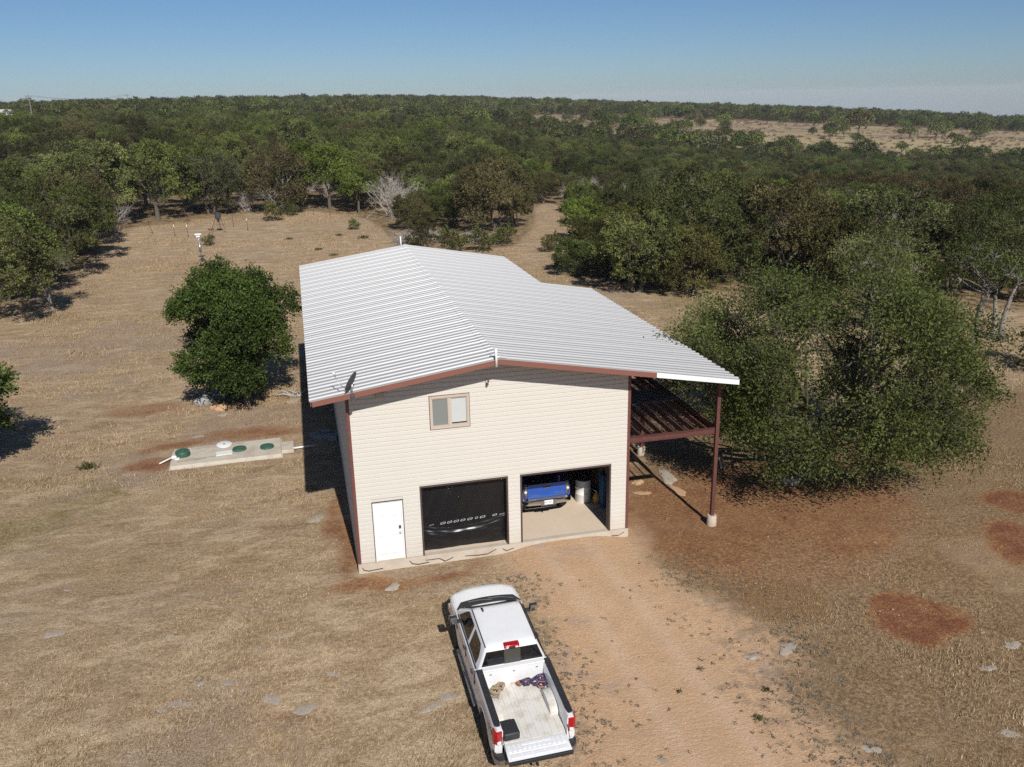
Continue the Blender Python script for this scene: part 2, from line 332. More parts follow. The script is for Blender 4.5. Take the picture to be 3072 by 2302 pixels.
def ground_material():
    m, n, l, p = nm('dry_pasture_ground')
    tc = n.new('ShaderNodeTexCoord'); src = tc.outputs['Object']
    def noise(s, d=6, r=.6, dist=0., vec=None):
        q = n.new('ShaderNodeTexNoise'); q.inputs['Scale'].default_value = s; q.inputs['Detail'].default_value = d; q.inputs['Roughness'].default_value = r; q.inputs['Distortion'].default_value = dist
        l.new(vec or src, q.inputs['Vector']); return q.outputs['Fac']
    def mr(v, a, b, c=0., d=1.):
        q = n.new('ShaderNodeMapRange'); q.interpolation_type = 'SMOOTHSTEP'
        for i, t in zip((1, 2, 3, 4), (a, b, c, d)): q.inputs[i].default_value = t
        l.new(v, q.inputs[0]); return q.outputs[0]
    def mix(f, a, b, mode='MIX'):
        q = n.new('ShaderNodeMix'); q.data_type = 'RGBA'; q.blend_type = mode
        if isinstance(f, float): q.inputs[0].default_value = f
        else: l.new(f, q.inputs[0])
        for i, c in ((6, a), (7, b)):
            if isinstance(c, tuple): q.inputs[i].default_value = c + (1,)
            else: l.new(c, q.inputs[i])
        return q.outputs[2]
    def math_(op, a, b):
        q = n.new('ShaderNodeMath'); q.operation = op
        for i, t in enumerate((a, b)):
            if isinstance(t, float): q.inputs[i].default_value = t
            else: l.new(t, q.inputs[i])
        return q.outputs[0]
    def attr(a):
        q = n.new('ShaderNodeAttribute'); q.attribute_name = a; return q.outputs['Fac']
    def mask(a, nz, k, lo=.35, hi=.65):      # attribute edge broken up by noise
        s = math_('ADD', attr(a), math_('MULTIPLY', math_('SUBTRACT', nz, .5), k)); return mr(s, lo, hi)
    def mixv(f, a, b):
        q = n.new('ShaderNodeMix'); q.data_type = 'FLOAT'; l.new(f, q.inputs[0]); l.new(a, q.inputs[2]); l.new(b, q.inputs[3]); return q.outputs[0]
    # stretched coordinates for combed grass
    mp = n.new('ShaderNodeMapping'); mp.inputs['Scale'].default_value = (1., 2.6, 1.); mp.inputs['Rotation'].default_value = (0, 0, .35); l.new(src, mp.inputs['Vector'])
    fine = noise(9., 8, .72); fine2 = noise(24., 5, .7); mid = noise(1.6, 6, .62, .4); big = noise(.22, 5, .6, .5); comb = noise(5., 6, .7, 1.4, mp.outputs[0]); speck = noise(55., 3, .6)
    straw = mix(mr(comb, .34, .66), (.262, .180, .108), (.430, .318, .205))
    straw = mix(mr(fine, .38, .68, 0., .75), straw, (.505, .388, .258))
    straw = mix(mr(mid, .42, .70, 0., .45), straw, (.275, .195, .128))
    straw = mix(mr(big, .48, .66, 0., .35), straw, (.330, .235, .125))
    mp2 = n.new('ShaderNodeMapping'); mp2.inputs['Scale'].default_value = (.55, 1.5, 1.); mp2.inputs['Rotation'].default_value = (0, 0, -.2); l.new(src, mp2.inputs['Vector'])
    pat = noise(.9, 7, .68, .8, mp2.outputs[0]); pat2 = noise(.28, 6, .65, .6, mp2.outputs[0])
    straw = mix(mr(pat, .48, .62, 0., .8), straw, (.54, .42, .285)); straw = mix(mr(pat, .45, .32, 0., .8), straw, (.225, .155, .098)); straw = mix(mr(pat2, .52, .66, 0., .5), straw, (.335, .245, .185))
    c = mix(mask('green', mid, 1.0, .45, .95), straw, mix(mr(fine, .4, .65), (.185, .150, .065), (.310, .250, .125)))
    c = mix(math_('MULTIPLY', mask('grey', fine, 1.6, .45, .95), .55), c, mix(mr(fine2, .35, .65), (.225, .165, .125), (.400, .310, .245)))
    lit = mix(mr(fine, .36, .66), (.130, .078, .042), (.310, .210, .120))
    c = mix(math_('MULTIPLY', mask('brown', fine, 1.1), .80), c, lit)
    redc = mix(mr(fine, .35, .7), (.215, .098, .046), (.385, .205, .105))
    c = mix(math_('MULTIPLY', mask('red', fine, .9, .35, 1.0), .80), c, redc)
    c = mix(math_('MULTIPLY', mr(math_('ADD', attr('red'), math_('MULTIPLY', math_('SUBTRACT', mid, .5), 1.3)), .70, 1.30), .85), c, mix(mr(fine2, .35, .68), (.120, .044, .028), (.235, .098, .060)))
    c = mix(math_('MULTIPLY', mask('spot', fine, .5, .3, .8), .75), c, mix(mr(fine2, .35, .68), (.185, .110, .056), (.275, .172, .092)))
    gr = mix(mr(fine2, .35, .66), (.505, .335, .205), (.595, .410, .268)); gr = mix(mr(mid, .40, .66, 0., .45), gr, (.46, .305, .19))
    gr = mix(math_('MULTIPLY', attr('track'), .5), gr, (.60, .44, .315)); gr = mix(mr(noise(.9, 5, .65, .6), .56, .68, 0., .55), gr, (.42, .31, .25))
    c = mix(mask('grav', mid, 1.0, .30, .85), c, gr)
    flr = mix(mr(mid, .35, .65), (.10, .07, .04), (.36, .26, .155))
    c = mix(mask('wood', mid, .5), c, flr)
    fl = mix(mr(noise(.03, 5, .65), .4, .62), (.37, .30, .17), (.27, .21, .14)); fl = mix(mr(noise(.12, 5, .7), .52, .68, 0., .7), fl, (.20, .145, .115))
    c = mix(attr('field'), c, fl)
    # pale stone chips
    vo = n.new('ShaderNodeTexVoronoi'); vo.inputs['Scale'].default_value = 2.4; vo.inputs['Randomness'].default_value = 1; l.new(src, vo.inputs['Vector'])
    sepc = n.new('ShaderNodeSeparateColor'); l.new(vo.outputs['Color'], sepc.inputs[0])
    chip = math_('MULTIPLY', mr(vo.outputs['Distance'], .085, .05), mr(sepc.outputs[0], .80, .84)); c = mix(chip, c, (.50, .44, .36))
    c = mix(math_('MULTIPLY', mr(speck, .30, .44, .75, 0.), math_('SUBTRACT', 1.0, math_('MULTIPLY', attr('grav'), .85))), c, (.10, .066, .042)); c = mix(math_('MULTIPLY', mr(speck, .58, .70, 0., .55), math_('SUBTRACT', 1.0, math_('MULTIPLY', attr('grav'), .7))), c, (.50, .40, .29))
    scrub = math_('MULTIPLY', mr(math_('ADD', attr('marg'), math_('MULTIPLY', math_('SUBTRACT', noise(2.6, 6, .7, .3), .5), 3.6)), .95, 1.25), mr(fine2, .38, .55)); c = mix(math_('MULTIPLY', scrub, .6), c, (.20, .16, .125))
    gv = n.new('ShaderNodeHueSaturation'); gv.inputs['Saturation'].default_value = 1.07; l.new(c, gv.inputs['Color']); l.new(mixv(attr('grav'), math_('MULTIPLY', mr(fine2, .32, .68, .74, 1.24), mr(fine, .30, .70, .88, 1.12)), mr(fine2, .30, .70, .93, 1.07)), gv.inputs['Value']); c = gv.outputs[0]
    l.new(c, p.inputs['Base Color']); p.inputs['Roughness'].default_value = 1.; p.inputs['Specular IOR Level'].default_value = .05
    hgt = math_('ADD', math_('MULTIPLY', fine, .6), math_('ADD', math_('MULTIPLY', speck, .35), math_('MULTIPLY', comb, .7)))
    b = n.new('ShaderNodeBump'); b.inputs['Strength'].default_value = .85; b.inputs['Distance'].default_value = .06; l.new(hgt, b.inputs['Height']); l.new(b.outputs[0], p.inputs['Normal'])
    return m
_gm = ground_masks(X, Y)
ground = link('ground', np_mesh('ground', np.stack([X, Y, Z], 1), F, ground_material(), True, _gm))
prop(ground, 'dry straw-coloured pasture with red dirt patches and a bare drive', 'ground', kind='structure')

# standing dry grass: blades in tufts, uncountable
def grass_stuff():
    rng = np.random.default_rng(5)
    n = 230000; n2 = 110000
    x = np.append(rng.uniform(-19, 27, n), rng.uniform(-26, 42, n2)); y = np.append(-13 + 75 * rng.random(n) ** 1.5, rng.uniform(9, 100, n2)); far = np.append(np.zeros(n), np.ones(n2)); n += n2
    m = ground_masks(x, y)
    inb = (x > -.1) & (x < 9.2) & (y > -.25) & (y < 21.8)
    pad = (x > -7.4) & (x < -1.7) & (y > 10.4) & (y < 12.9)
    dens = (1 - m['grav'] * 1.2) * (1 - np.clip(m['red'] * 1.25, 0, 1)) * (1 - .35 * m['brown']) * (.25 + 1.1 * fbm(x, y, 2.5, 77) ** 1.5)
    dens = np.where(far > .5, dens * 1.3 * S(.42, .62, fbm(x, y * 1.8, 5.5, 99)), dens)
    keep = (rng.random(n) < dens * 1.25) & ~inb & ~pad & (poly_sd(x, y, CLEAR) > -1)
    x, y = x[keep], y[keep]; n = len(x); z = H(x, y) - .03
    far = far[keep]; gr = np.clip(m['green'][keep], 0, 1); tall = S(.45, .75, fbm(x, y, 6, 88))
    k = 5
    hgt = (rng.uniform(.025, .06, n) + .09 * tall ** 2 * rng.random(n) + far * rng.uniform(.03, .11, n))[:, None] * rng.uniform(.7, 1.2, (n, k))
    ang = rng.uniform(0, 2 * np.pi, (n, k)); lean = rng.uniform(.3, 1.3, (n, k)) * hgt
    bx = x[:, None] + rng.normal(0, .08, (n, k)); by = y[:, None] + rng.normal(0, .08, (n, k)); bz = np.repeat(z[:, None], k, 1)
    wind = .5 * tall[:, None] * hgt
    tx = bx + np.cos(ang) * lean + wind; ty = by + np.sin(ang) * lean - .3 * wind; tz = bz + hgt + .03
    w = rng.uniform(.007, .014, (n, k)) * (1 + .5 * far[:, None]); pa = ang + np.pi / 2
    V = np.stack([np.stack([bx - np.cos(pa) * w, by - np.sin(pa) * w, bz], -1), np.stack([bx + np.cos(pa) * w, by + np.sin(pa) * w, bz], -1), np.stack([tx, ty, tz], -1)], 2).reshape(-1, 3)
    F = np.arange(len(V)).reshape(-1, 3)
    tint = np.repeat(np.clip(rng.random((n, k)) * .7 + .3 * rng.random((n, 1)) + .10 * far[:, None], 0, 1).ravel(), 3); g3 = np.repeat(np.repeat(gr, k), 3) * rng.random(len(tint))
    m_, nn, l, p = nm('dry_grass_blade')
    a = nn.new('ShaderNodeAttribute'); a.attribute_name = 'tint'; g = nn.new('ShaderNodeAttribute'); g.attribute_name = 'gr'
    rp = nn.new('ShaderNodeValToRGB'); e = rp.color_ramp.elements; e[0].color = (.22, .145, .075, 1); e[1].color = (.55, .42, .265, 1)
    q = e.new(.5); q.color = (.36, .26, .15, 1); l.new(a.outputs['Fac'], rp.inputs[0])
    mx = nn.new('ShaderNodeMix'); mx.data_type = 'RGBA'; mx.inputs[7].default_value = (.17, .145, .06, 1); l.new(g.outputs['Fac'], mx.inputs[0]); l.new(rp.outputs[0], mx.inputs[6]); l.new(mx.outputs[2], p.inputs['Base Color'])
    p.inputs['Roughness'].default_value = .9; p.inputs['Specular IOR Level'].default_value = .05
    o = link('dry_grass', np_mesh('dry_grass', V, F, m_, False, dict(tint=tint, gr=g3)))
    prop(o, 'short dry straw grass standing all over the clearing', 'grass', kind='stuff')
grass_stuff()
# ------------------------------------------------------------------ the building
W = 9.133; RX, RZ = 4.5941, 6.7332; XL, ZL = -1.0565, 5.9346; XR, ZR = 12.5316, 5.318; XS = 10.0228; OV = -.95; BK = 21.5864; YS = 13.8341; WB = 20.95
SLs = (RZ - ZL) / (RX - XL); SRs = (ZR - RZ) / (XR - RX)
def zroof(x): return RZ + (x - RX) * (SLs if x < RX else SRs)
house = thing('garage_house', 'cream-sided two-storey garage house with white ribbed metal roof', 'building')
fnd = B(-.02, -.05, -.62, W + .02, WB + .05, -.003).build('foundation', M['concrete'], house)
B(.16, .16, -.0025, W - .16, WB - .16, .001).build('garage_floor', M['floor'], house)
# openings: door, two garage doors, window
DX0, DX1, DZ = .565, 1.50, 2.075
G1 = (2.10, 4.934); G2 = (5.395, 8.478); GZ = 2.431
WX0, WX1, WZ0, WZ1 = 2.53, 3.767, 4.349, 5.426
fw = MB()
for a, b in ((0, DX0), (DX1, G1[0]), (G1[1], G2[0]), (G2[1], W)): fw.box(a + .001, 0, 0, b - .001, .15, GZ)
fw.box(DX0, .001, DZ, DX1, .149, GZ)
fw.box(.001, 0, GZ + .001, W - .001, .15, WZ0)
fw.box(.001, 0, WZ0 + .001, WX0, .15, WZ1); fw.box(WX1, 0, WZ0 + .001, W - .001, .15, WZ1)
fw.prism([(.001, WZ1 + .001), (W - .001, WZ1 + .001), (W - .001, zroof(W) - .13), (RX, RZ - .13), (.001, zroof(0) - .13)], 0, .15)
front_wall = fw.build('front_wall', M['siding'], house)
# lapped siding boards, each its own piece
CH = .1465
def board(z0, segs):
    z1 = z0 + CH
    for (a0, a1, b0, b1) in segs:                    # a: bottom ends, b: top ends
        if a1 - a0 < .03: continue
        prof = [(-.002, 0), (-.026, 0), (-.0255, .74), (-.012, .78), (-.0105, 1.), (-.002, 1.)]
        L = []; Rr = []
        for y, t in prof:
            z = z0 + t * CH * .998; L.append((a0 + (b0 - a0) * t, y, z)); Rr.append((a1 + (b1 - a1) * t, y, z))
        MB().loft([L, Rr]).build('siding_board', M['siding'], front_wall)
def xlim(z):
    zz = z + .12
    lo = .085 if zz < zroof(.085) else XL + (zz - ZL) / SLs
    hi = W - .085 if zz < zroof(W - .085) else RX + (zz - RZ) / SRs
    return lo, hi
i = 0
while True:
    z0 = .012 + i * CH; z1 = z0 + CH; i += 1
    if z1 > RZ - .14: break
    (l0, h0), (l1, h1) = xlim(z0), xlim(z1)
    if z0 < GZ - .03:
        segs = [(.085, (DX0 - .05) if z0 < DZ else None), ]
        cuts = [(DX0 - .031, DX1 + .031)] if z0 < DZ + .0 else []
        cuts += [(G1[0] - .03, G1[1] + .03), (G2[0] - .03, G2[1] + .03)]
    elif WZ0 - CH * .6 < z0 < WZ1 - CH * .2: cuts = [(WX0 - .01, WX1 + .01)]
    else: cuts = []
    xs = [l0]
    segs = []
    prev0, prev1 = l0, l1
    for a, b in cuts: segs.append((prev0, a, prev1, a)); prev0 = prev1 = b
    segs.append((prev0, h0, prev1, h1)); board(z0, segs)
# corner trims
for x0, x1 in ((-.012, .082), (W - .082, W + .012)):
    zt = zroof(max(x0, 0)) - .14
    B(x0, -.034, .0, x1, .06, zt - .0).build('corner_trim', M['brown'], house)
B(-.0115, .062, 0, .03, .12, zroof(0) - .16).build('corner_trim', M['brown'], house)
# side and back walls, lapped
def lapped(xw, sgn, y0, y1, ztop):
    m = MB(); k = 0; prof = [(0, -.0)]; z = 0.; pr = []
    while z < ztop - .01:
        zt = min(z + CH, ztop); pr += [(xw + sgn * .022, z), (xw + sgn * .004, zt)]; z = zt
    poly = [(xw - sgn * .12, 0.)] + pr + [(xw - sgn * .12, ztop)]
    return m.prism(poly, y0, y1)
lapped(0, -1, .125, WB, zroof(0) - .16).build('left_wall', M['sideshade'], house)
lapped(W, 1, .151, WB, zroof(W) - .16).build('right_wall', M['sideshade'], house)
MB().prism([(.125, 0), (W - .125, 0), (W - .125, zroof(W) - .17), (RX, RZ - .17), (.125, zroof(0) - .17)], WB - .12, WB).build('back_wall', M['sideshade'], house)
B(.13, .151, 2.95, W - .13, WB - .125, 3.12).build('upper_floor', M['inside'], house)
B(.121, 8.6, .002, W - .121, 8.72, 2.948).build('inner_wall', M['inside'], house)
B(8.96, .152, .002, 9.005, 8.58, 2.947).build('inner_wall', M['inside'], house)
B(4.98, .30, .002, 5.03, 8.58, 2.947).build('inner_wall', M['inside'], house)
# roof: deck with ribbed sheets
RP = .325; RIB = ((0., 0.), (.100, 0.), (.122, .040), (.178, .040), (.205, 0.), (.325, 0.))
def ribz(y):      # every third rib is the taller lap rib where two sheets overlap
    k = math.floor((y - OV) / RP + 1e-6); t = (y - OV) - k * RP; return float(np.interp(t, [r[0] for r in RIB], [r[1] for r in RIB])) * (1.16 if k % 3 == 0 else .90)
def yprofile(y0, y1, per=8):
    ys = [y0, y1]; k = 0
    while OV + k * RP < y1 + .01:
        ys += [OV + k * RP + r[0] for r in RIB[1:] if y0 + 1e-4 < OV + k * RP + r[0] < y1 - 1e-4]; k += 1
    ys = sorted(set(round(v, 5) for v in ys)); return ys, [ribz(v) for v in ys]
deck = MB()
deck.prism([(XL + .02, ZL - .075), (RX, RZ - .075), (RX, RZ - .03), (XL + .02, ZL - .03)], OV + .025, BK - .02)
deck.prism([(RX + .001, RZ - .075), (XS - .02, zroof(XS - .02) - .075), (XS - .02, zroof(XS - .02) - .03), (RX + .001, RZ - .03)], OV + .025, BK - .02)
deck.prism([(XS - .019, zroof(XS) - .075), (XR - .03, ZR - .07), (XR - .03, ZR - .025), (XS - .019, zroof(XS) - .03)], OV + .025, YS - .02)
roof = deck.build('roof', M['steel'], house)
def sheet(y0, y1, xa, za, xb, zb, drop=0.):
    ys, zz = yprofile(y0, y1); m = MB(); n = len(ys)
    A = [(xa, y, za + q) for y, q in zip(ys, zz)]; Bq = [(xb, y, zb + q) for y, q in zip(ys, zz)]
    m.add(A + Bq, [(j, j + 1, n + j + 1, n + j) for j in range(n - 1)])
    lip = [(xa, y, za + q - .016) for y, q in zip(ys, zz)]; m.add(A + lip, [(j, n + j, n + j + 1, j + 1) for j in range(n - 1)])
    return m.build('roof_panel', M['roof'], roof)
PW = .975
yb = [OV]
while yb[-1] < BK - .05: yb.append(min(yb[-1] + PW, BK))
for a, b in zip(yb[:-1], yb[1:]): sheet(a, b, XL, ZL, RX, RZ)
yr = sorted(set([round(v, 4) for v in yb if abs(v - YS) > .15] + [YS]))
for a, b in zip(yr[:-1], yr[1:]):
    xe = XR if b <= YS + .001 else XS
    sheet(a, b, xe, zroof(xe), RX, RZ)
ys, zz = yprofile(OV, BK); n_ = len(ys); rc = MB()
rc.add([(RX - .19, y, RZ - .19 * SLs + q + .007) for y, q in zip(ys, zz)] + [(RX, y, RZ + q + .010) for y, q in zip(ys, zz)] + [(RX + .19, y, RZ + .19 * SRs + q + .007) for y, q in zip(ys, zz)],
       [(k * n_ + j, k * n_ + j + 1, (k + 1) * n_ + j + 1, (k + 1) * n_ + j) for k in range(2) for j in range(n_ - 1)])
rc.build('ridge_cap', M['roof'], roof)
# rake fascias, gable trim
def rake(x0, x1, y0, y1, h, mat, top=.022, name='fascia'):
    MB().prism([(x0, zroof(x0) - top - h), (x1, zroof(x1) - top - h), (x1, zroof(x1) - top), (x0, zroof(x0) - top)], y0, y1).build(name, mat, roof)
XJ = 9.62
rake(XL + .08, RX, OV - .012, OV + .022, .165, M['fascia']); rake(RX, XJ, OV - .012, OV + .022, .165, M['fascia'])
rake(XJ + .002, XR - .04, OV - .03, OV + .022, .155, M['white'], .016)
rake(XL + .02, RX, OV - .004, OV + .03, .020, M['roof'], .003, 'rake_trim'); rake(RX, XR - .02, OV - .004, OV + .03, .020, M['roof'], .003, 'rake_trim')
rake(XL, RX, BK - .03, BK, .16, M['fascia']); rake(RX, XS, BK - .03, BK, .16, M['fascia']); rake(XS, XR - .02, YS - .03, YS, .16, M['fascia'])
B(XL + .03, OV + .03, ZL - .155, XL + .055, BK - .04, ZL - .015).build('fascia', M['fascia'], roof)
B(XR - .06, OV + .03, ZR - .14, XR - .035, YS - .04, ZR - .012).build('fascia', M['fascia'], roof)
for yy in (YS - .14, 9.4, 4.8, .02):            # rafters carrying the porch roof
    MB().prism([(W + .03, zroof(W + .03) - .25), (XR - .1, ZR - .23), (XR - .1, ZR - .078), (W + .03, zroof(W + .03) - .078)], yy, yy + .1).build('rafter', M['steel'], roof)
# garage and door surrounds
def surround(x0, x1, z1, w, d0, d1, mat, name):
    s = B(x0 - w, d0, .0, x0, d1, z1 + w).build(name, mat, house)
    B(x1, d0, .0, x1 + w, d1, z1 + w).build('jamb', mat, s); B(x0 + .0005, d0, z1, x1 - .0005, d1, z1 + w - .0005).build('header', mat, s)
for g in (G1, G2): surround(g[0] + .03, g[1] - .03, GZ - .03, .052, -.034, .24, M['frame_dark'], 'garage_frame')
# entry door
dr = B(DX0 + .045, .0, .025, DX1 - .045, .045, DZ - .03).build('door', M['white'], house)
B(DX0 + .03, -.03, .002, DX1 - .03, .06, .024).build('threshold', M['concrete'], dr)
dframe = MB().box(DX0 - .030, -.036, 0, DX0 - .005, .09, DZ + .025).box(DX1 + .005, -.036, 0, DX1 + .030, .09, DZ + .025).box(DX0 - .004, -.036, DZ, DX1 + .004, .09, DZ + .024).build('frame', M['frame_dark'], dr)
MB().box(DX0 - .004, -.02, .0, DX0 + .042, .07, DZ - .001).box(DX1 - .042, -.02, 0, DX1 + .004, .07, DZ - .001).box(DX0 + .043, -.02, DZ - .028, DX1 - .043, .07, DZ - .001).build('casing', M['white'], dr)
dw = (DX1 - DX0 - .09)
for k in range(2):
    cx0 = DX0 + .045 + dw * (.12 + .44 * k); cx1 = cx0 + dw * .32
    for z0, z1 in ((.22, .72), (.86, 1.42), (1.56, 1.86)):
        MB().hexa([(cx0, -.0005, z0), (cx1, -.0005, z0), (cx1, -.0005, z1), (cx0, -.0005, z1), (cx0 + .03, -.010, z0 + .03), (cx1 - .03, -.010, z0 + .03), (cx1 - .03, -.010, z1 - .03), (cx0 + .03, -.010, z1 - .03)]).build('raised_panel', M['white'], dr)
        MB().box(cx0 - .012, -.007, z0 - .012, cx1 + .012, -.001, z0 - .002).box(cx0 - .012, -.007, z1 + .002, cx1 + .012, -.001, z1 + .012).build('panel_moulding', M['white'], dr)
MB().lathe([(.0, -.085), (.022, -.08), (.032, -.06), (.026, -.035), (.014, -.025), (.014, 0)], 14, 'y', (DX1 - .115, 0, .96)).build('knob', M['metal'], dr, True)
MB().rbox(DX1 - .15, -.035, 1.09, DX1 - .08, -.001, 1.20, .01).build('deadbolt', M['dish'], dr)
# upstairs window
wn = MB()
for a in ((WX0, WZ0, WX0 + .06, WZ1), (WX1 - .06, WZ0, WX1, WZ1)): wn.box(a[0], -.055, a[1], a[2], .05, a[3])
wn.box(WX0 + .0605, -.055, WZ0, WX1 - .0605, .05, WZ0 + .085).box(WX0 + .0605, -.055, WZ1 - .07, WX1 - .0605, .05, WZ1)
win = wn.build('window', M['winframe'], house)
mid = (WX0 + WX1) / 2
B(mid - .035, -.045, WZ0 + .086, mid + .035, .05, WZ1 - .086).build('mullion', M['winframe'], win)
sash = MB()
for a, b in ((WX0 + .061, mid - .036), (mid + .036, WX1 - .061)):
    sash.box(a, -.03, WZ0 + .086, a + .025, .04, WZ1 - .086).box(b - .025, -.03, WZ0 + .086, b, .04, WZ1 - .086).box(a + .026, -.03, WZ0 + .086, b - .026, .04, WZ0 + .105).box(a + .026, -.03, WZ1 - .105, b - .026, .04, WZ1 - .086)
sash.build('sash', M['winframe'], win)
B(WX0 + .087, .0, WZ0 + .106, mid - .062, .006, WZ1 - .106).build('pane', M['winglass'], win)
B(mid + .062, .02, WZ0 + .15, WX1 - .087, .026, WZ1 - .106).build('pane', M['window_backing'], win)
B(WX0 + .09, .07, WZ0 + .09, WX1 - .09, .075, WZ1 - .09).build('window_backing', M['dark'], win)  # black sheet behind the panes, standing in for the unlit room
tr = MB().box(WX0 - .02, -.04, WZ0 - .02, WX0 - .0005, -.001, WZ1 + .02).box(WX1 + .0005, -.04, WZ0 - .02, WX1 + .02, -.001, WZ1 + .02).box(WX0, -.04, WZ1 + .0005, WX1, -.001, WZ1 + .02).box(WX0, -.04, WZ0 - .02, WX1, -.001, WZ0 - .0005)
tr.build('window_trim', M['brown'], win)
# little fixtures on the gable wall and the left wall
fl = MB().rbox(4.315, -.09, 5.66, 4.385, -.028, 5.80, .012).build('security_light', M['winframe'], house)
MB().lathe([(.0, -.17), (.035, -.165), (.045, -.09), (.02, -.085)], 12, 'y', (4.35, 0, 5.69)).build('lamp_head', M['dish'], fl, True)
MB().rbox(.90, -.10, 5.55, 1.12, -.028, 5.74, .012).build('junction_box', M['winframe'], house)
for yy, zz_ in ((15.4, .55), (13.6, .6)):
    MB().tube([(-.02, yy, zz_), (-.16, yy, zz_), (-.22, yy - .05, zz_ - .05)], .02, 8).build('tap', M['metal'], house, True)
# ridge masts
mast = MB().tube([(4.46, OV - .055, 6.50), (4.46, OV - .055, 7.08)], .036, 12).build('ridge_mast', M['white'], house, True)
MB().tube([(4.46, OV - .03, 6.88), (4.36, OV + .1, 6.82), (4.32, OV + .2, 6.76)], .024, 8).build('strut', M['white'], mast, True)
MB().tube([(4.36, BK - .05, 6.5), (4.34, BK - .05, 7.22)], .035, 12).build('ridge_mast', M['white'], house, True)
# porch frame on the right: posts, beams, joists
PX = 12.30
def ibeam(m, p0, p1, h, w, axis):
    (x0, y0, z), (x1, y1, _) = p0, p1
    if axis == 'x':
        m.box(x0, y0 - w / 2, z - .018, x1, y0 + w / 2, z).box(x0, y0 - w / 2, z - h, x1, y0 + w / 2, z - h + .018).box(x0, y0 - .008, z - h + .019, x1, y0 + .008, z - .019)
    else:
        m.box(x0 - w / 2, y0, z - .018, x0 + w / 2, y1, z).box(x0 - w / 2, y0, z - h, x0 + w / 2, y1, z - h + .018).box(x0 - .008, y0, z - h + .019, x0 + .008, y1, z - .019)
    return m
porch = ibeam(MB(), (W + .03, 0.02, 3.33), (PX - .075, .02, 3.33), .21, .1, 'x').build('porch_frame', M['steel'], house)
ibeam(MB(), (PX, .09, 3.33), (PX, YS - .3, 3.33), .21, .1, 'y').build('rim_beam', M['steel'], porch)
ibeam(MB(), (W + .03, YS - .32, 3.328), (PX - .06, YS - .32, 3.328), .21, .1, 'x').build('end_beam', M['steel'], porch)
ibeam(MB(), (W + .03, 6.5, 3.11), (PX - .06, 6.5, 3.11), .20, .1, 'x').build('cross_beam', M['steel'], porch)
for k in range(7):
    x = 9.60 + .392 * k
    B(x - .024, .08, 3.145, x + .024, YS - .40, 3.322).build('joist', M['steel'], porch)
for yy in (0., 6.6, 13.6):
    zt = zroof(PX) - .26
    po = B(PX - .062, yy - .062, .03, PX + .062, yy + .062, zt).build('post', M['steel'], porch)
    hz = Hf(PX, yy)
    MB().lathe([(.175, hz - .35), (.178, hz + .02), (.165, .02), (.15, .045), (.0, .045)], 20, 'z', (PX, yy, 0)).build('footing', M['concrete'], porch, 40)
# ------------------------------------------------------------------ things on and around the building
# black plastic sheet hung across the first garage opening
def tarp():
    rng = np.random.default_rng(3); nu, nv = 120, 110; x0, x1 = G1[0] - .05, G1[1] + .06
    def fn(s, t):
        x = x0 + (x1 - x0) * s; z = 2.47 * (1 - t) + .006
        sag = .93 - .24 * (1 - (2 * s - .9) ** 2) if True else 0
        y = .29
        y += .012 * math.sin(9 * s + 3 * t) + .010 * math.sin(23 * s + 6 * t) * (t < .25) * (1 - t / .25) + .006 * math.sin(40 * s + 15 * t)
        zl = z - max(.62, min(.93, sag))
        if zl < 0:                                       # lower half billows out and folds
            q = min(1, -zl / .62); y += -.055 * math.sin(q * math.pi) * math.sin(math.pi * min(1, max(0, s))) ** .7
            y += .008 * math.sin(9 * q + 4 * s) + .006 * math.sin(17 * s - 13 * q + 2 * math.sin(7 * s)) + .004 * math.sin(43 * q + 11 * s) * math.sin(9 * s + 1) + .003 * math.sin(61 * q - 23 * s)
        y += -.022 * math.exp(-(zl / .022) ** 2) + .01 * math.exp(-((zl + .06) / .03) ** 2)
        return (x, y, z)
    o = MB().grid(fn, nu, nv).build('tarp', M['tarp'], None, True)
    prop(o, 'black plastic sheet hung across the garage opening beside the white door', 'tarp')
    for k, t in enumerate((.13, .26, .335, .41, .485, .565, .64, .71, .85, .94)):
        x = x0 + (x1 - x0) * t; z = .93 + .03 * t + (.10 * t - .07 if t < .5 else -.02 + .03 * (t - .5)); w = (.075, .085, .08, .085, .08, .085, .05, .09, .075, .11)[k]; h = .05 if k not in (0, 9) else .012
        z = .90 + .11 * t
        m = MB(); n = 16; R0 = []; R1 = []
        for j in range(n):
            a = 2 * math.pi * j / n; c, s_ = math.cos(a), math.sin(a); e = lambda v: math.copysign(abs(v) ** .5, v)
            R0.append((x + e(c) * w, .262, z + e(s_) * h * .62 + .02 * c)); R1.append((x + e(c) * w * .78, .262, z + e(s_) * h * .45 + .02 * c))
        m.loft([R0, R1, [(p[0], .268, p[2]) for p in R1], [(p[0], .268, p[2]) for p in R0], R0], caps=False).build('pale_ring', M['ring_pale'], o)  # pale grey ring lying on the black sheet
tarp()
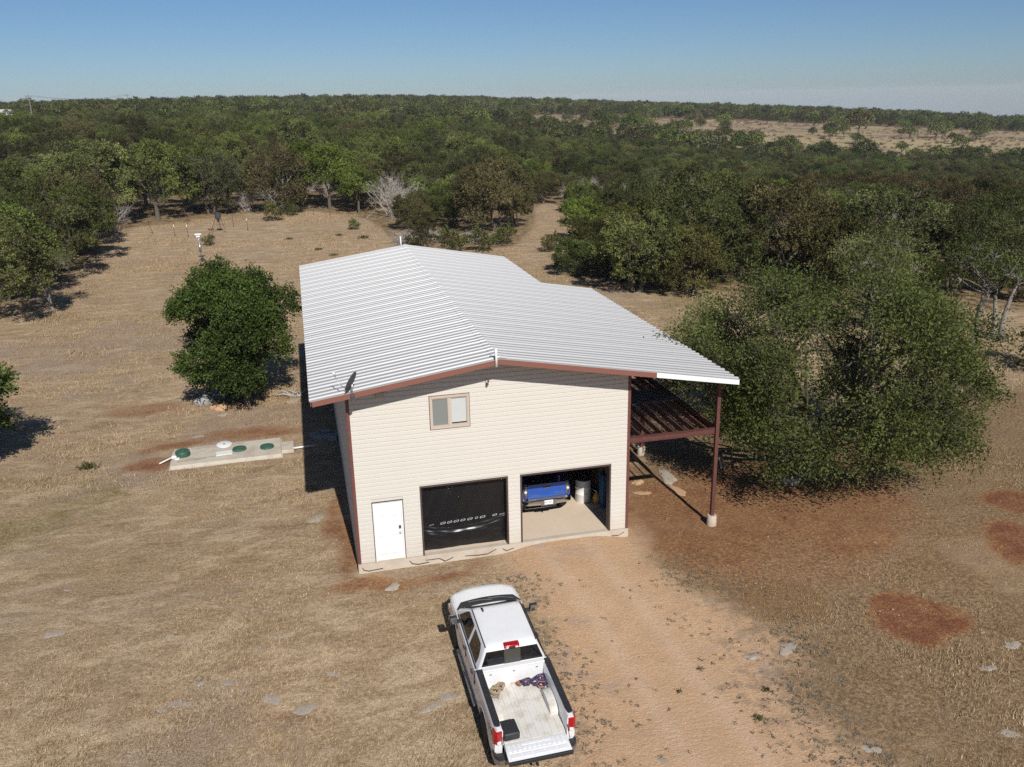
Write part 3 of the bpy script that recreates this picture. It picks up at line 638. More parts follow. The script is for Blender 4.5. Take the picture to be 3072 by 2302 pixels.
# satellite dish on the rake
dish = thing('satellite_dish', 'dark grey satellite dish with feed arm clamped to the roof edge', 'satellite dish', (.14, OV - .05, 5.82))
dish.rotation_euler = (0, 0, 0)
nrm = Vector((-.80, .42, .43)).normalized(); cen = Vector((.03, -.10, .66))
def dframe_(c, nrm):
    a = Vector((0, 0, 1)); a = (a - nrm * a.dot(nrm)).normalized(); b = nrm.cross(a); return a, b
a_, b_ = dframe_(cen, nrm); rings = []
for r, dd in ((0, .0), (.09, .004), (.17, .016), (.24, .034), (.29, .052)):
    rings.append([cen + (a_ * math.cos(2 * math.pi * j / 24) * 1.08 + b_ * math.sin(2 * math.pi * j / 24)) * max(r, .001) + nrm * (dd - .03) for j in range(24)])
back = [[p - nrm * .014 for p in r] for r in rings[::-1]]
MB().loft(rings + back).build('reflector', M['dish'], dish, 50)
MB().tube([(.03, 0, .05), (.03, 0, .40), (.06, -.02, .55)], .03, 10).build('mast', M['metal'], dish, True)
MB().rbox(-.02, -.06, .10, .10, .04, .22, .01).build('bracket', M['dish'], dish)
MB().tube([cen - a_ * .30 + nrm * .0, cen - a_ * .26 + nrm * .30, cen + nrm * .56 - a_ * .05], .013, 8).build('feed_arm', M['metal'], dish, True)
fa = cen + nrm * .57 - a_ * .03
MB().tube([fa + nrm * .04, fa - nrm * .05], [.03, .04], 10).build('feed_horn', M['pvc'], dish, True)
MB().tube([(.03, 0, .06), (-.25, .12, .22), (-.42, .25, .20)], .012, 6).build('strut', M['metal'], dish, True)
MB().tube([(.03, 0, .06), (.18, .25, .20)], .012, 6).build('strut', M['metal'], dish, True)
# plywood on the joists
MB().box(10.3, 3.05, 3.334, 12.27, 4.40, 3.352).build('plywood_sheet', M['ply'], None)
prop(bpy.data.objects['plywood_sheet'], 'grey weathered plywood sheet lying across the porch joists', 'plywood')
# rusty wires poking out of the slab edge
for k, (pts, lab) in enumerate([
        ([(.10, -.06, -.12), (.14, -.09, -.20), (.3, -.10, -.24), (.75, -.09, -.22)], 'bent dark wire at the slab corner beside the entry door'),
        ([(1.62, -.06, -.10), (1.70, -.10, -.19), (1.9, -.12, -.23), (2.25, -.10, -.22)], 'bent dark wire on the slab edge between door and black sheet'),
        ([(2.15, -.06, -.16), (2.6, -.08, -.15), (2.78, -.13, -.24), (3.05, -.10, -.16)], 'forked dark wire under the left half of the black sheet'),
        ([(3.45, -.06, -.2), (3.9, -.10, -.21), (4.2, -.11, -.2), (4.5, -.07, -.1)], 'long dark wire under the right half of the black sheet'),
        ([(4.72, -.06, -.12), (4.85, -.10, -.19), (5.1, -.08, -.14)], 'short dark wire on the slab between the two garage openings'),
        ([(8.55, -.06, -.2), (8.8, -.10, -.19), (9.0, -.09, -.1)], 'curved dark wire on the slab at the right corner of the house')]):
    m = MB().tube(pts, .011, 6)
    prop(m.build('wire', M['wire'], None, True), lab, 'wire', 'wires along the slab edge')
# things in the garage
dm = thing('drum', 'white plastic drum with black lid standing in the garage', 'drum', (8.36, 2.48, .001))
MB().lathe([(.0, 0), (.275, 0), (.285, .02), (.285, .30), (.292, .31), (.292, .325), (.284, .335), (.284, .58), (.292, .59), (.292, .605), (.284, .615), (.284, .84), (.27, .87)], 32).build('barrel', M['pvc'], dm, 40)
MB().lathe([(.0, .865), (.294, .865), (.294, .90), (.28, .91), (.27, .89), (.0, .885)], 32).build('lid', M['dark'], dm, 40)
MB().lathe([(.03, .886), (.03, .905), (.0, .905)], 12, 'z', (.1, .03, 0)).build('bung', M['pvc'], dm, True)
jg = thing('fuel_jug', 'yellow plastic jug with a spout on the garage floor', 'jug', (8.76, 2.12, .001))
M['yellow'] = pm('yellow_plastic', (.50, .30, .035), .45, 0, .12, 5., dirt=(.30, .2, .06), dirt_amt=.4)
MB().lathe([(.0, 0), (.12, 0), (.135, .02), (.135, .26), (.10, .34), (.05, .38), (.045, .42), (0, .42)], 16).build('body', M['yellow'], jg, 45)
MB().tube([(.0, 0, .41), (-.05, -.02, .50), (-.12, -.03, .54)], [.025, .02, .012], 8).build('spout', M['pvc'], jg, True)
MB().tube([(.03, 0, .40), (.11, 0, .40), (.12, 0, .28)], .015, 6).build('handle', M['yellow'], jg, True)
M['bluep'] = pm('blue_plastic', (.015, .075, .19), .5, 0, .15, 4.)
MB().rbox(8.80, 1.62, .003, 8.945, 2.0, 1.28, .02).build('storage_board', M['bluep'], None)
prop(bpy.data.objects['storage_board'], 'tall blue plastic board standing by the garage side wall', 'board')
# septic tank: slab with green riser lids
tk = thing('septic_tank', 'long concrete septic tank top with three green lids', 'septic tank', (-4.77, 11.65, -.33), (0, 0, .03))
sl = MB().rbox(-2.25, -.98, -.25, 2.25, 1.02, .14, .02).build('tank_slab', M['tank_concrete'], tk)
MB().box(-2.32, -1.06, -.3, 2.30, 1.08, .025).build('tank_wall', M['tank_concrete'], tk)
def lid(x, y, h, n):
    o = MB(); pr = [(.0, .13), (.29, .13)]
    z = .13
    for k in range(n): pr += [(.29, z), (.30, z + .005), (.30, z + h / n - .015), (.285, z + h / n - .012), (.285, z + h / n)]; z += h / n
    pr += [(.29, z), (.285, z + .02), (.20, z + .032), (.0, z + .036)]
    l_ = o.lathe(pr, 28, 'z', (x, y, 0)).build('riser_lid', M['lidgreen'], tk, 35)
    for j in range(8):
        a = j * math.pi / 4; MB().box(-.20, -.008, 0, -.05, .008, .012).build('lid_rib', M['lidgreen'], l_, loc=(x, y, z + .028), rot=(0, .05, a))
lid(-1.83, .12, .22, 3); lid(.50, .08, .07, 1); lid(1.66, -.02, .07, 1)
o = MB().lathe([(.0, 0), (.31, 0), (.325, .015), (.325, .04), (.30, .055), (.06, .06), (.05, .052), (0, .052)], 30).build('round_cover', M['pvc'], None, 40, (-4.95, 12.43, -.165), (.08, .03, 0)); prop(o, 'round white plastic cover lying on the septic tank edge', 'cover')
MB().lathe([(.05, .053), (.05, .058), (0, .058)], 12).build('cap', M['bluep'], o)
o = MB().rbox(-.33, -.19, 0, .33, .19, .035, .008).build('white_board', M['pvc'], None, False, (-4.88, 11.33, -.135), (.05, 0, .12)); prop(o, 'small white board lying on the septic tank slab', 'board')
for k, (x0, y0, x1, y1, w, lab) in enumerate([(-6.35, 12.48, -4.02, 12.58, .07, 'long grey plank along the far side of the septic tank'), (-6.3, 12.26, -4.1, 12.36, .05, 'narrow plank lying behind the middle green lid'), (-6.75, 10.98, -4.35, 11.26, .06, 'long pale plank along the near side of the septic tank'), (-6.72, 10.86, -5.6, 10.99, .04, 'short plank beside the pale plank on the septic tank')]):
    a = math.atan2(y1 - y0, x1 - x0); L = math.hypot(x1 - x0, y1 - y0)
    o = MB().rbox(0, -w, 0, L, w, .045, .006).build('plank', M['board_grey' if k < 2 else 'wood'], None, False, (x0, y0, -.188), (0, 0, a)); prop(o, lab, 'plank', 'planks on the septic tank')
o = MB().rbox(-2.50, 11.12, -.5, -1.98, 12.15, -.20, .02).build('valve_box', M['tank_concrete'], None); prop(o, 'small square concrete box at the end of the septic tank', 'concrete box')
o = MB().tube([(-2.05, 11.35, -.24), (-1.5, 11.44, -.25), (-1.02, 11.50, -.28)], .045, 10).build('drain_pipe', M['pvc'], None, True); prop(o, 'white pipe running from the concrete box towards the house', 'pipe')
o = thing('vent_pipe', 'white pipe sticking out by the tall green lid', 'pipe', (-6.95, 11.6, -.2))
MB().tube([(.05, .05, .02), (-.15, -.1, .03), (-.55, -.42, -.04)], .03, 8).build('pipe', M['pvc'], o, True)
MB().rbox(-.1, -.1, -.02, .12, .1, .10, .03).build('valve', M['pvc'], o); MB().rbox(.05, -.3, -.02, .25, -.12, .06, .03).build('clamp', M['pvc'], o)
# grey blocks in the shade of the eave
blk = MB(); blk.rbox(-.2, -.1, 0, .2, .1, .19, .008)
bme = blk.mesh('concrete_block', M['block'])
for k, (x, y, z, a, lab) in enumerate([(-1.05, 12.75, 0, .25, 'loose grey concrete block nearest the roof shadow edge'), (-.55, 12.95, 0, .2, 'grey concrete block lying behind the row by the wall'), (-.92, 12.35, 0, .1, 'grey concrete block at the open end of the row'), (-.5, 12.4, 0, .1, 'grey concrete block in the middle of the row by the wall'), (-.2, 12.38, 0, .05, 'grey concrete block at the wall end of the row'), (-.3, 12.05, 0, .0, 'grey concrete block in front of the row by the wall')]):
    o = link('concrete_block', bme, None, (x, y, Hf(x, y) + z), (0, 0, a)); prop(o, lab, 'concrete block', 'concrete blocks by the left wall')
# posts, feeder and box pole in the back pasture
def tpost(x, y, h, lean, white, lab):
    z = Hf(x, y); t = thing('fence_post', lab, 'post', (x, y, z - .1), (lean, -lean * .6, 0), 'steel posts around the feeder')
    MB().box(-.028, -.012, 0, .028, .012, h + .1).build('shaft', M['steel'], t)
    if white: MB().box(-.033, -.017, h - .18, .033, .017, h + .105).build('tip', M['white'], t)
for x, y, h, ln, wt, lab in [(-14.63, 80.4, 1.35, .03, 1, 'leaning steel post with white tip left of the feeder'), (-13.08, 79.2, 1.45, .05, 1, 'steel post with white tip nearest the feeder'), (-14.3, 90.5, 1.7, .10, 0, 'tall plain dark post in front of the woods edge'), (-8.5, 85.6, 1.5, .05, 0, 'plain dark post right behind the tripod feeder'), (-6.7, 82.2, 1.45, .06, 1, 'steel post with white tip far from the box pole'), (-17.4, 83.7, 1.6, .35, 0, 'strongly tilted dark post under the oak branches'), (3.3, 92.5, 1.4, .03, 0, 'thin dark post at the dark juniper'), (1.2, 93.5, 1.3, .0, 0, 'thin dark post beside the bright green trees')]: tpost(x, y, h, ln, wt, lab)
fd = thing('deer_feeder', 'dark barrel feeder on three legs in the red dirt', 'feeder', (-9.9, 82.2, Hf(-9.9, 82.2)))
MB().lathe([(.0, 1.35), (.10, 1.37), (.30, 1.55), (.33, 1.6), (.33, 2.15), (.36, 2.17), (.36, 2.21), (.15, 2.30), (0, 2.32)], 20).build('barrel', M['dish'], fd, 40)
MB().rbox(-.12, -.12, 1.16, .12, .12, 1.36, .02).build('spinner', M['dark'], fd)
for a in (3.5, 5.6, 1.5): MB().tube([(.31 * math.cos(a), .31 * math.sin(a), 1.75), (1.0 * math.cos(a), 1.0 * math.sin(a), -.05)], .03, 6).build('leg', M['steel'], fd)
st = thing('feed_stand', 'small dark stand on a stake below the feeder', 'stand', (-10.4, 77.8, Hf(-10.4, 77.8)))
MB().tube([(0, 0, -.05), (0, 0, .9)], .025, 6).build('stake', M['barkpale'], st); MB().rbox(-.35, -.15, .9, .3, .15, 1.05, .03).build('tray', M['steel'], st)
bp = thing('box_pole', 'white bird box on a grey sleeved pole in dry grass', 'bird box', (-10.2, 62.9, Hf(-10.2, 62.9)))
MB().tube([(0, 0, -.1), (-.08, 0, 2.1)], .035, 8).build('pole', M['metal'], bp, True); MB().tube([(-.03, 0, .95), (-.065, 0, 1.75)], .12, 12).build('sleeve', M['metal'], bp, True)
MB().tube([(-.08, 0, 2.0), (-.09, 0, 2.4)], .05, 8).build('neck', M['white'], bp, True)
MB().rbox(-.28, -.2, 2.36, .10, .2, 2.62, .03).build('box', M['white'], bp); MB().hexa([(-.42, -.30, 2.62), (.24, -.30, 2.62), (.24, .30, 2.62), (-.42, .30, 2.62), (-.34, -.22, 2.70), (.16, -.22, 2.70), (.16, .22, 2.70), (-.34, .22, 2.70)]).build('roof', M['white'], bp)
MB().lathe([(.0, .18), (.28, .20), (.30, .23), (0, .24)], 14).build('guard', M['dish'], bp, 40)
# stones
def rock_mesh(seed, flat):
    import bmesh
    rng = random.Random(seed); bm = bmesh.new(); bmesh.ops.create_icosphere(bm, subdivisions=3, radius=1.)
    ph = [rng.uniform(0, 6) for _ in range(9)]
    for v in bm.verts:
        d = v.co.normalized(); r = 1 + .25 * math.sin(3.1 * d.x + ph[0]) * math.cos(2.7 * d.y + ph[1]) + .16 * math.sin(6 * d.x + ph[2]) * math.sin(5 * d.y + ph[3] + 2 * d.z) + .07 * math.sin(13 * d.y + ph[4]) * math.cos(11 * d.x + ph[5])
        v.co = d * r; v.co.z = (math.copysign(abs(v.co.z) ** .6, v.co.z)) * flat
    me = bpy.data.meshes.new('stone'); bm.to_mesh(me); bm.free(); me.polygons.foreach_set('use_smooth', np.ones(len(me.polygons), bool)); me.set_sharp_from_angle(angle=math.radians(35)); me.materials.append(M['rock']); return me
RM = [rock_mesh(s, f) for s, f in ((1, .22), (2, .3), (3, .18), (4, .45), (5, .25))]
def rock(k, x, y, sx, sy, sz, a, lab, grp=None, sink=.35, mat=None):
    me = RM[k]
    if mat: me = me.copy(); me.materials[0] = mat
    o = link('stone', me, None, (x, y, Hf(x, y) + sz * (.10 - .2 * sink)), (random.Random(int(x * 100)).uniform(-.08, .08), 0, a)); o.scale = (sx, sy, sz); return prop(o, lab, 'stone', grp)
GL = 'pale flat limestone slab showing through the dry front grass'; GG = 'flat stones in the front yard'
for k, (x, y, s) in enumerate([(-10.2, 0.03, .55), (-5.66, -1.99, .28), (-1.15, -4.63, .34), (-4.53, -4.25, .24), (-3.82, -4.4, .24), (-2.68, -5.3, .36), (-1.86, -5.85, .38), (-5.09, -4.86, .33), (-5.42, -5.03, .22), (-8.86, -.94, .5), (-7.11, -1.24, .42), (-3.06, -3.26, .2), (-2.48, -2.78, .2), (-9.02, 1.44, .16), (6.4, -9.49, .28), (1.36, -6.51, .52), (1.8, -6.23, .38)]):
    rock(k % 5, x, y, s * .8, s * (.30 if k in (0, 2, 15) else .48), s * .2, .2 - .5 * (k % 3), GL, GG, 1.)
GR = 'small pale stone on the brown ground right of the drive'
for k, (x, y, s) in enumerate([(11.4, -6.69, .42), (10.27, -6.75, .34), (11.47, -10.39, .34), (14.96, -9.33, .15), (17.68, -8.05, .36), (15.09, -10.77, .3), (17.24, -7.39, .12), (16.32, -8.67, .32)]):
    rock((k + 2) % 5, x, y, s * .8, s * .4, s * .25, .5 - .4 * (k % 3), GR, 'stones right of the drive', 1.)
for k, (x, y, s, lab) in enumerate([(-6.22, 14.3, .3, 'pale flat stone just behind the septic tank'), (-5.31, 17.02, .26, 'pale flat stone in front of the round tree'), (-1.96, 18.3, .35, 'pale stone by the roof edge behind dry roots'), (.96, -1.12, .28, 'pale stone in the dirt before the entry door'), (-1.26, 4.33, .36, 'pale flat stone in the grass beside the house shadow')]):
    rock(k, x, y, s, s * .65, s * .5, .3 * k, lab, None, .6)
rock(3, -5.45, 18.0, .55, .35, .45, .3, 'orange stone lying in the shade edge under the round tree', None, .1, M['rock_o'])
rock(3, -6.3, 19.2, .5, .4, .75, 1.1, 'tall grey stone leaning in the shade of the round tree', None, .1, M['block'])
rock(1, -5.6, 20.0, .7, .35, .8, .4, 'long grey stone in the dark behind the orange stone', None, .1, M['block'])
rock(3, 16.85, 2.35, .36, .26, .42, .2, 'pale boulder at the foot of the big oak', None, .1)
rock(0, 12.45, 4.25, .30, .75, .3, .0, 'long pale limestone ledge between the porch posts', None, .6); rock(2, 12.3, 2.9, .22, .5, .2, .1, 'flat tan stone in front of the pale ledge', None, .8, M['rock_o'])
rock(1, 11.1, 3.97, .24, .15, .3, .1, 'small orange stone in the dirt under the porch', None, .2, M['rock_o'])
rock(4, 10.95, 3.09, .36, .18, .16, -.1, 'thin tan stone flush with the porch dirt', None, .8, M['rock_o'])
# stump with roots right of the porch
sp = thing('tree_stump', 'small grey stump with roots between porch and big oak', 'stump', (14.9, 4.6, Hf(14.9, 4.6)))
MB().tube([(0, 0, -.1), (.02, 0, .3), (0, .03, .55)], [.2, .13, .12], 9).build('stub', M['bark'], sp, True)
for k in range(6):
    a = k * 1.05 + .3; MB().tube([(.08 * math.cos(a), .08 * math.sin(a), .12), (.3 * math.cos(a), .3 * math.sin(a), .02), (.6 * math.cos(a + .2), .6 * math.sin(a + .2), -.06)], [.05, .035, .015], 6).build('root', M['barkpale'], sp, True)
# uprooted roots by the left eave
rt = thing('dry_roots', 'tangle of dry grey roots by the left roof edge', 'roots', (-1.7, 19.0, Hf(-1.7, 19)))
_r = random.Random(4)
for k in range(9):
    a = _r.uniform(0, 6.28); q = [(_r.uniform(-.3, .3), _r.uniform(-.2, .2), 0)]
    for j in range(4): q.append((q[-1][0] + .28 * math.cos(a) + _r.uniform(-.1, .1), q[-1][1] + .2 * math.sin(a) + _r.uniform(-.1, .1), max(.02, q[-1][2] + _r.uniform(-.06, .2))))
    MB().tube(q, [.06, .05, .04, .03, .015], 6).build('root', M['dead'], rt, True)
# ------------------------------------------------------------------ vehicles
M['truck'] = pm('white_truck_paint', (.76, .76, .75), .28, 0, .015, 3., dirt=(.62, .58, .52), dirt_amt=.22, dscale=1.6, coat=.5)
M['bedfloor'] = pm('worn_white_bed', (.66, .63, .57), .5, 0, .06, 6., dirt=(.40, .31, .21), dirt_amt=.75, dscale=3.2)
M['plastic'] = pm('black_plastic_trim', (.022, .022, .024), .55, 0, .2, 9., dirt=(.07, .065, .06), dirt_amt=.3)
M['rubber'] = pm('tyre_rubber', (.022, .021, .020), .85, 0, .25, 10., dirt=(.09, .07, .05), dirt_amt=.4)
M['chrome'] = pm('chrome', (.62, .62, .62), .16, 1., .05, 4., dirt=(.35, .31, .27), dirt_amt=.3)
M['chromegrey'] = pm('dull_chrome', (.30, .29, .28), .3, .7, .1, 4., dirt=(.25, .21, .17), dirt_amt=.4)
M['rim'] = pm('alloy', (.40, .41, .42), .35, .9, .1, 6.)
M['redlens'] = pm('red_lens', (.36, .008, .010), .18, 0, .15, 12.)
M['clearlens'] = pm('clear_lens', (.72, .72, .72), .15, 0, .08, 14.)
M['mirror'] = pm('mirror_glass', (.75, .77, .8), .05, 1., .02, 3.)
M['seat'] = pm('tan_interior', (.10, .078, .058), .9, 0, .2, 6.)
def wheel(parent, x, y, r, w, n=28, dz=0.):
    t = MB().lathe([(r * .62, -w / 2), (r * .95, -w / 2), (r, -w * .36), (r, w * .36), (r * .95, w / 2), (r * .62, w / 2), (r * .60, 0)], n, 'x', (x, y, r)).build('tyre', M['rubber'], parent, 35, (0, 0, dz))
    sx = 1 if x > 0 else -1
    MB().lathe([(r * .63, -w * .42), (r * .63, w * .42), (r * .54, w * .40), (r * .5, w * .22), (0, w * .26), (0, -w * .26), (r * .5, -w * .22)], n, 'x', (x, y, r)).build('rim', M['rim'], t, 35)
    for k in range(6):
        a = k * math.pi / 3; c, s = math.cos(a), math.sin(a)
        MB().hexa([(x + sx * w * .27, y + c * .06 - s * .04, r + s * .06 + c * .04), (x + sx * w * .27, y + c * .06 + s * .04, r + s * .06 - c * .04), (x + sx * w * .27, y + c * r * .55 + s * .03, r + s * r * .55 - c * .03), (x + sx * w * .27, y + c * r * .55 - s * .03, r + s * r * .55 + c * .03),
                   (x + sx * w * .40, y + c * .06 - s * .04, r + s * .06 + c * .04), (x + sx * w * .40, y + c * .06 + s * .04, r + s * .06 - c * .04), (x + sx * w * .40, y + c * r * .55 + s * .03, r + s * r * .55 - c * .03), (x + sx * w * .40, y + c * r * .55 - s * .03, r + s * r * .55 + c * .03)]).build('spoke', M['rim'], t)
def sym(half):          # half section (x>=0) top centre -> bottom centre ; mirrored closed ring
    return list(half) + [(-x, y, z) for x, y, z in half[::-1] if x > 1e-6]
def rrect(yr, yf, w, r, z, bowf=0., bowr=0., n=5):
    P = []
    for cx, cy, a0 in ((w - r, yf - r, 0), (-w + r, yf - r, 90), (-w + r, yr + r, 180), (w - r, yr + r, 270)):
        for k in range(n + 1):
            a = math.radians(a0 + 90 * k / n); x = cx + r * math.cos(a); y = cy + r * math.sin(a)
            t = (1 - (x / w) ** 2); P.append((x, y + (bowf * t if a0 < 180 else -bowr * t), z))
    return P
def pane(poly, fn, th, name, mat, parent, flip=False):
    """flat pane: polygon of (u,v) mapped by fn(u,v,offset)"""
    return MB().loft([[fn(u, v, 0) for u, v in poly], [fn(u, v, th) for u, v in poly]]).build(name, mat, parent)

def silverado():
    t = thing('pickup_truck', 'white pickup truck parked in front with its tailgate down', 'pickup', (3.376, -9.149, -.985), (.099, 0, .019))
    YA = (1.17, 4.82); R = .405
    def zb(y, base=.40):
        z = base
        for a in YA:
            d = abs(y - a)
            if d < .50: z = max(z, .42 + math.sqrt(.50 ** 2 - d * d))
        return z
    st = sorted(set([2.16, 2.3, 2.6, 3., 3.4, 3.8, 4.1, 4.25, 4.32, 4.36, 4.42, 4.5, 4.6, 4.7, 4.82, 4.94, 5.04, 5.14, 5.22, 5.28, 5.32, 5.4, 5.5, 5.6, 5.68, 5.74, 5.79, 5.83]))
    rings = []
    for y in st:
        f = max(0., (y - 4.72) / (5.83 - 4.72)); nose = max(0., (y - 5.5) / .33)
        zt = 1.285 - .06 * f - .17 * nose ** 2.2; w = 1.0 - .075 * max(0, (y - 5.1) / .73) ** 2 - .03 * nose ** 2; bow = .02 + .20 * f ** 1.3
        zs = (1.235 - .05 * f - .16 * nose ** 2) if f > 0 else 1.262
        z_ = zb(y); lo = max(z_, .42)
        h = [(0, zt), (.18, zt + .004 * (f > 0)), (.24, zt + .016 * min(1, f * 3) * (1 - nose)), (.50, zt + .014 * min(1, f * 3) * (1 - nose)), (.60, zt - .010), (.80, zt - .028 - .01 * f), (.885 * w, zs - .012), (.945 * w, zs - .055), (.985 * w, max(1.06, lo + .10)), (.965 * w, max(.98, lo + .08)), (.995 * w, max(.86, lo + .05)), (1.0 * w, max(.66, lo + .03)), (.975 * w, lo), (.80, lo + .01), (0, lo + .01)]
        rings.append(sym([(x, y - bow * (x / 1.) ** 2 * (1 if f > 0 else 0) + bow * .25 * (f > 0), z) for x, z in h]))
    body = MB().loft(rings).build('body', M['truck'], t, 32)
    # greenhouse
    def gw(z): return .915 - .225 * (z - 1.24) / .54
    def gr(z): return 2.16 + .13 * (z - 1.24) / .54
    def gf(z): return 4.80 - .78 * (z - 1.24) / .54
    G = [rrect(gr(z), gf(z), gw(z), .10 + .05 * (z - 1.24), z, .05, .01) for z in (1.24, 1.42, 1.60, 1.775)]
    G += [rrect(2.325, 3.965, .668, .14, 1.815, .05, .01), rrect(2.37, 3.90, .645, .13, 1.845, .05, .01), rrect(2.52, 3.75, .52, .13, 1.862, .04, .01), rrect(2.8, 3.5, .30, .12, 1.870, .02, .0)]
    cab = MB().loft(G).build('cab', M['truck'], t, 38)
    for s in (-1, 1):
        fn = lambda y, z, o, s=s: (s * (gw(z) + .004 + o), y, z)
        pane([(3.36, 1.315), (4.44, 1.315), (4.40, 1.37), (4.06, 1.69), (3.95, 1.745), (3.38, 1.745)], fn, .004, 'side_window', M['glass'], cab)
        pane([(2.46, 1.315), (3.21, 1.315), (3.24, 1.745), (2.66, 1.745), (2.56, 1.68), (2.46, 1.50)], fn, .004, 'side_window', M['glass'], cab)
        B(s * .655 - .011, 2.36, 1.846, s * .655 + .011, 3.93, 1.852).build('roof_ditch', M['plastic'], cab)
        MB().prism([(s * .925, 1.292), (s * .915, 1.302), (s * .905, 1.302), (s * .90, 1.285)], 2.30, 4.5).build('window_seal', M['plastic'], cab)
        for yh in (3.28, 2.36):
            d = MB().rbox(min(s * .985, s * 1.03), yh, 1.075, max(s * .985, s * 1.03), yh + .20, 1.115, .012).build('door_handle', M['chrome'], body)
        for ys_ in (3.27, 2.22, 4.40): B(min(s * .972, s * .994), ys_, .50, max(s * .972, s * .994), ys_ + .010, 1.20).build('door_gap', M['plastic'], body)
        # mirror
        mr = MB().rbox(min(s * 1.01, s * 1.22), 4.12, 1.27, max(s * 1.01, s * 1.22), 4.26, 1.49, .035, 3).build('wing_mirror', M['plastic'], t, 40)
        MB().rbox(min(s * 1.025, s * 1.205), 4.108, 1.29, max(s * 1.025, s * 1.205), 4.122, 1.47, .006).build('mirror_glass', M['mirror'], mr)
        MB().rbox(min(s * 1.02, s * 1.225), 4.20, 1.34, max(s * 1.02, s * 1.225), 4.285, 1.485, .03, 3).build('mirror_cap', M['chrome'], mr, 40)
        MB().rbox(min(s * .88, s * 1.03), 4.15, 1.27, max(s * .88, s * 1.03), 4.25, 1.34, .02).build('mirror_arm', M['plastic'], mr)
        rb = MB().rbox(min(s * .90, s * 1.06), 2.0, .36, max(s * .90, s * 1.06), 4.15, .42, .02).build('running_board', M['chromegrey'], t)
        MB().tube([(s * .96, 1.72, 1.0), (s * .96, 1.72, 1.0)], .001, 3)
        MB().rbox(min(s * .62, s * .80), 5.66, .86, max(s * .62, s * .80), 5.79, .99, .03).build('headlight', M['clearlens'], t)
    fn = lambda x, z, o: (x, gr(z) - .004 - o - .01 * (1 - (x / .9) ** 2), z)
    rw = pane([(-.80, 1.40), (.80, 1.40), (.655, 1.765), (-.655, 1.765)], fn, .004, 'rear_window', M['glass'], cab)
    M['slider'] = glass_mat('slider_glass', (.055, .052, .046), .1); M['slats'] = pm('slider_frame', (.20, .175, .14), .5)
    fn2 = lambda x, z, o: (x, gr(z) - .0185 - o - .006 * (1 - (x / .9) ** 2), z)
    pane([(-.21, 1.405), (.21, 1.405), (.21, 1.76), (-.21, 1.76)], fn2, .004, 'slider_pane', M['slider'], rw)
    pane([(-.205, 1.405), (.205, 1.405), (.205, 1.46), (-.205, 1.46)], lambda x, z, o: (x, gr(z) - .0235 - o, z), .004, 'slider_rail', M['slats'], rw); pane([(-.205, 1.69), (.205, 1.69), (.205, 1.76), (-.205, 1.76)], lambda x, z, o: (x, gr(z) - .0235 - o, z), .004, 'slider_rail', M['slats'], rw)
    pane([(-.78, 1.30), (.78, 1.30), (.62, 1.76), (-.62, 1.76)], lambda x, z, o: (x, gf(z) + .006 + o + .05 * (1 - (x / .9) ** 2), z), .004, 'windscreen', M['glass'], cab)
    # third brake light
    bl = MB().rbox(-.20, 2.24, 1.795, .20, 2.42, 1.885, .03, 3).build('brake_light', M['redlens'], cab, 40)
    for a, b in ((-.155, -.085), (.085, .155)): MB().rbox(a, 2.233, 1.812, b, 2.25, 1.85, .008).build('cargo_lamp', M['clearlens'], bl)
    B(-.08, 2.231, 1.806, .08, 2.239, 1.85).build('lamp_recess', M['plastic'], bl)
    MB().loft([[(-.43, 3.72, 1.855), (-.37, 3.72, 1.855), (-.37, 3.92, 1.85), (-.43, 3.92, 1.85)], [(-.415, 3.74, 1.925), (-.385, 3.74, 1.925), (-.39, 3.80, 1.92), (-.41, 3.80, 1.92)]]).build('antenna_fin', M['plastic'], cab)
    # cowl with wipers
    cw = MB()
    rg = []
    for k in range(13):
        x = -.90 + 1.8 * k / 12; b = .14 * (1 - (x / .95) ** 2); e = min(1, (1 - abs(x) / .90) * 7)
        rg.append([(x, 4.66 + b, 1.272), (x, 4.70 + .22 * e + b, 1.272), (x, 4.70 + .22 * e + b, 1.297), (x, 4.66 + b, 1.30)])
    cowl = cw.loft(rg).build('cowl', M['plastic'], t)
    for xs_, xe in ((-.55, .12), (.02, .70)): MB().tube([(xs_, 4.84 + .13 * (1 - xs_ ** 2), 1.305), ((xs_ + xe) / 2, 4.80 + .13, 1.315), (xe, 4.74 + .13 * (1 - xe ** 2), 1.32)], .012, 6).build('wiper', M['chromegrey'], cowl)
    # bed: outer sides with wheel arch, inner walls, floor
    bs = sorted(set([.14, .3, .5, .62, .67, .72, .8, .9, 1.0, 1.17, 1.34, 1.44, 1.54, 1.62, 1.67, 1.72, 1.85, 2.0, 2.14]))
    bed = None
    for s in (-1, 1):
        rg = []
        for y in bs:
            lo = max(zb(y), .42); tp = 1.362; wq = 1. - .03 * max(0, (.4 - y) / .26) ** 2
            rg.append([(s * x, y, z) for x, z in ((.80, tp), (.935 * wq, tp), (.965 * wq, tp - .04), (.985 * wq, max(1.12, lo + .12)), (.968 * wq, max(1.02, lo + .09)), (.998 * wq, max(.88, lo + .06)), (1.003 * wq, max(.66, lo + .03)), (.975 * wq, lo), (.81, lo + .0), (.775, max(.86, lo)), (.775, 1.30))])
        o = MB().loft(rg).build('bed_side', M['truck'], t, 32)
        rail = MB()
        for y0, y1 in ((.26, 2.15),):
            rg = []
            for y, w0, w1 in ((.235, .83, .90), (.27, .81, .945), (.40, .795, .952), (2.14, .795, .952)): rg.append([(s * w0, y, 1.363), (s * w1, y, 1.363), (s * w1, y, 1.378), (s * (w1 - .02), y, 1.392), (s * (w0 + .02), y, 1.392), (s * w0, y, 1.378)])
            rail.loft(rg)
        rc_ = rail.build('rail_cap', M['plastic'], o, 30)
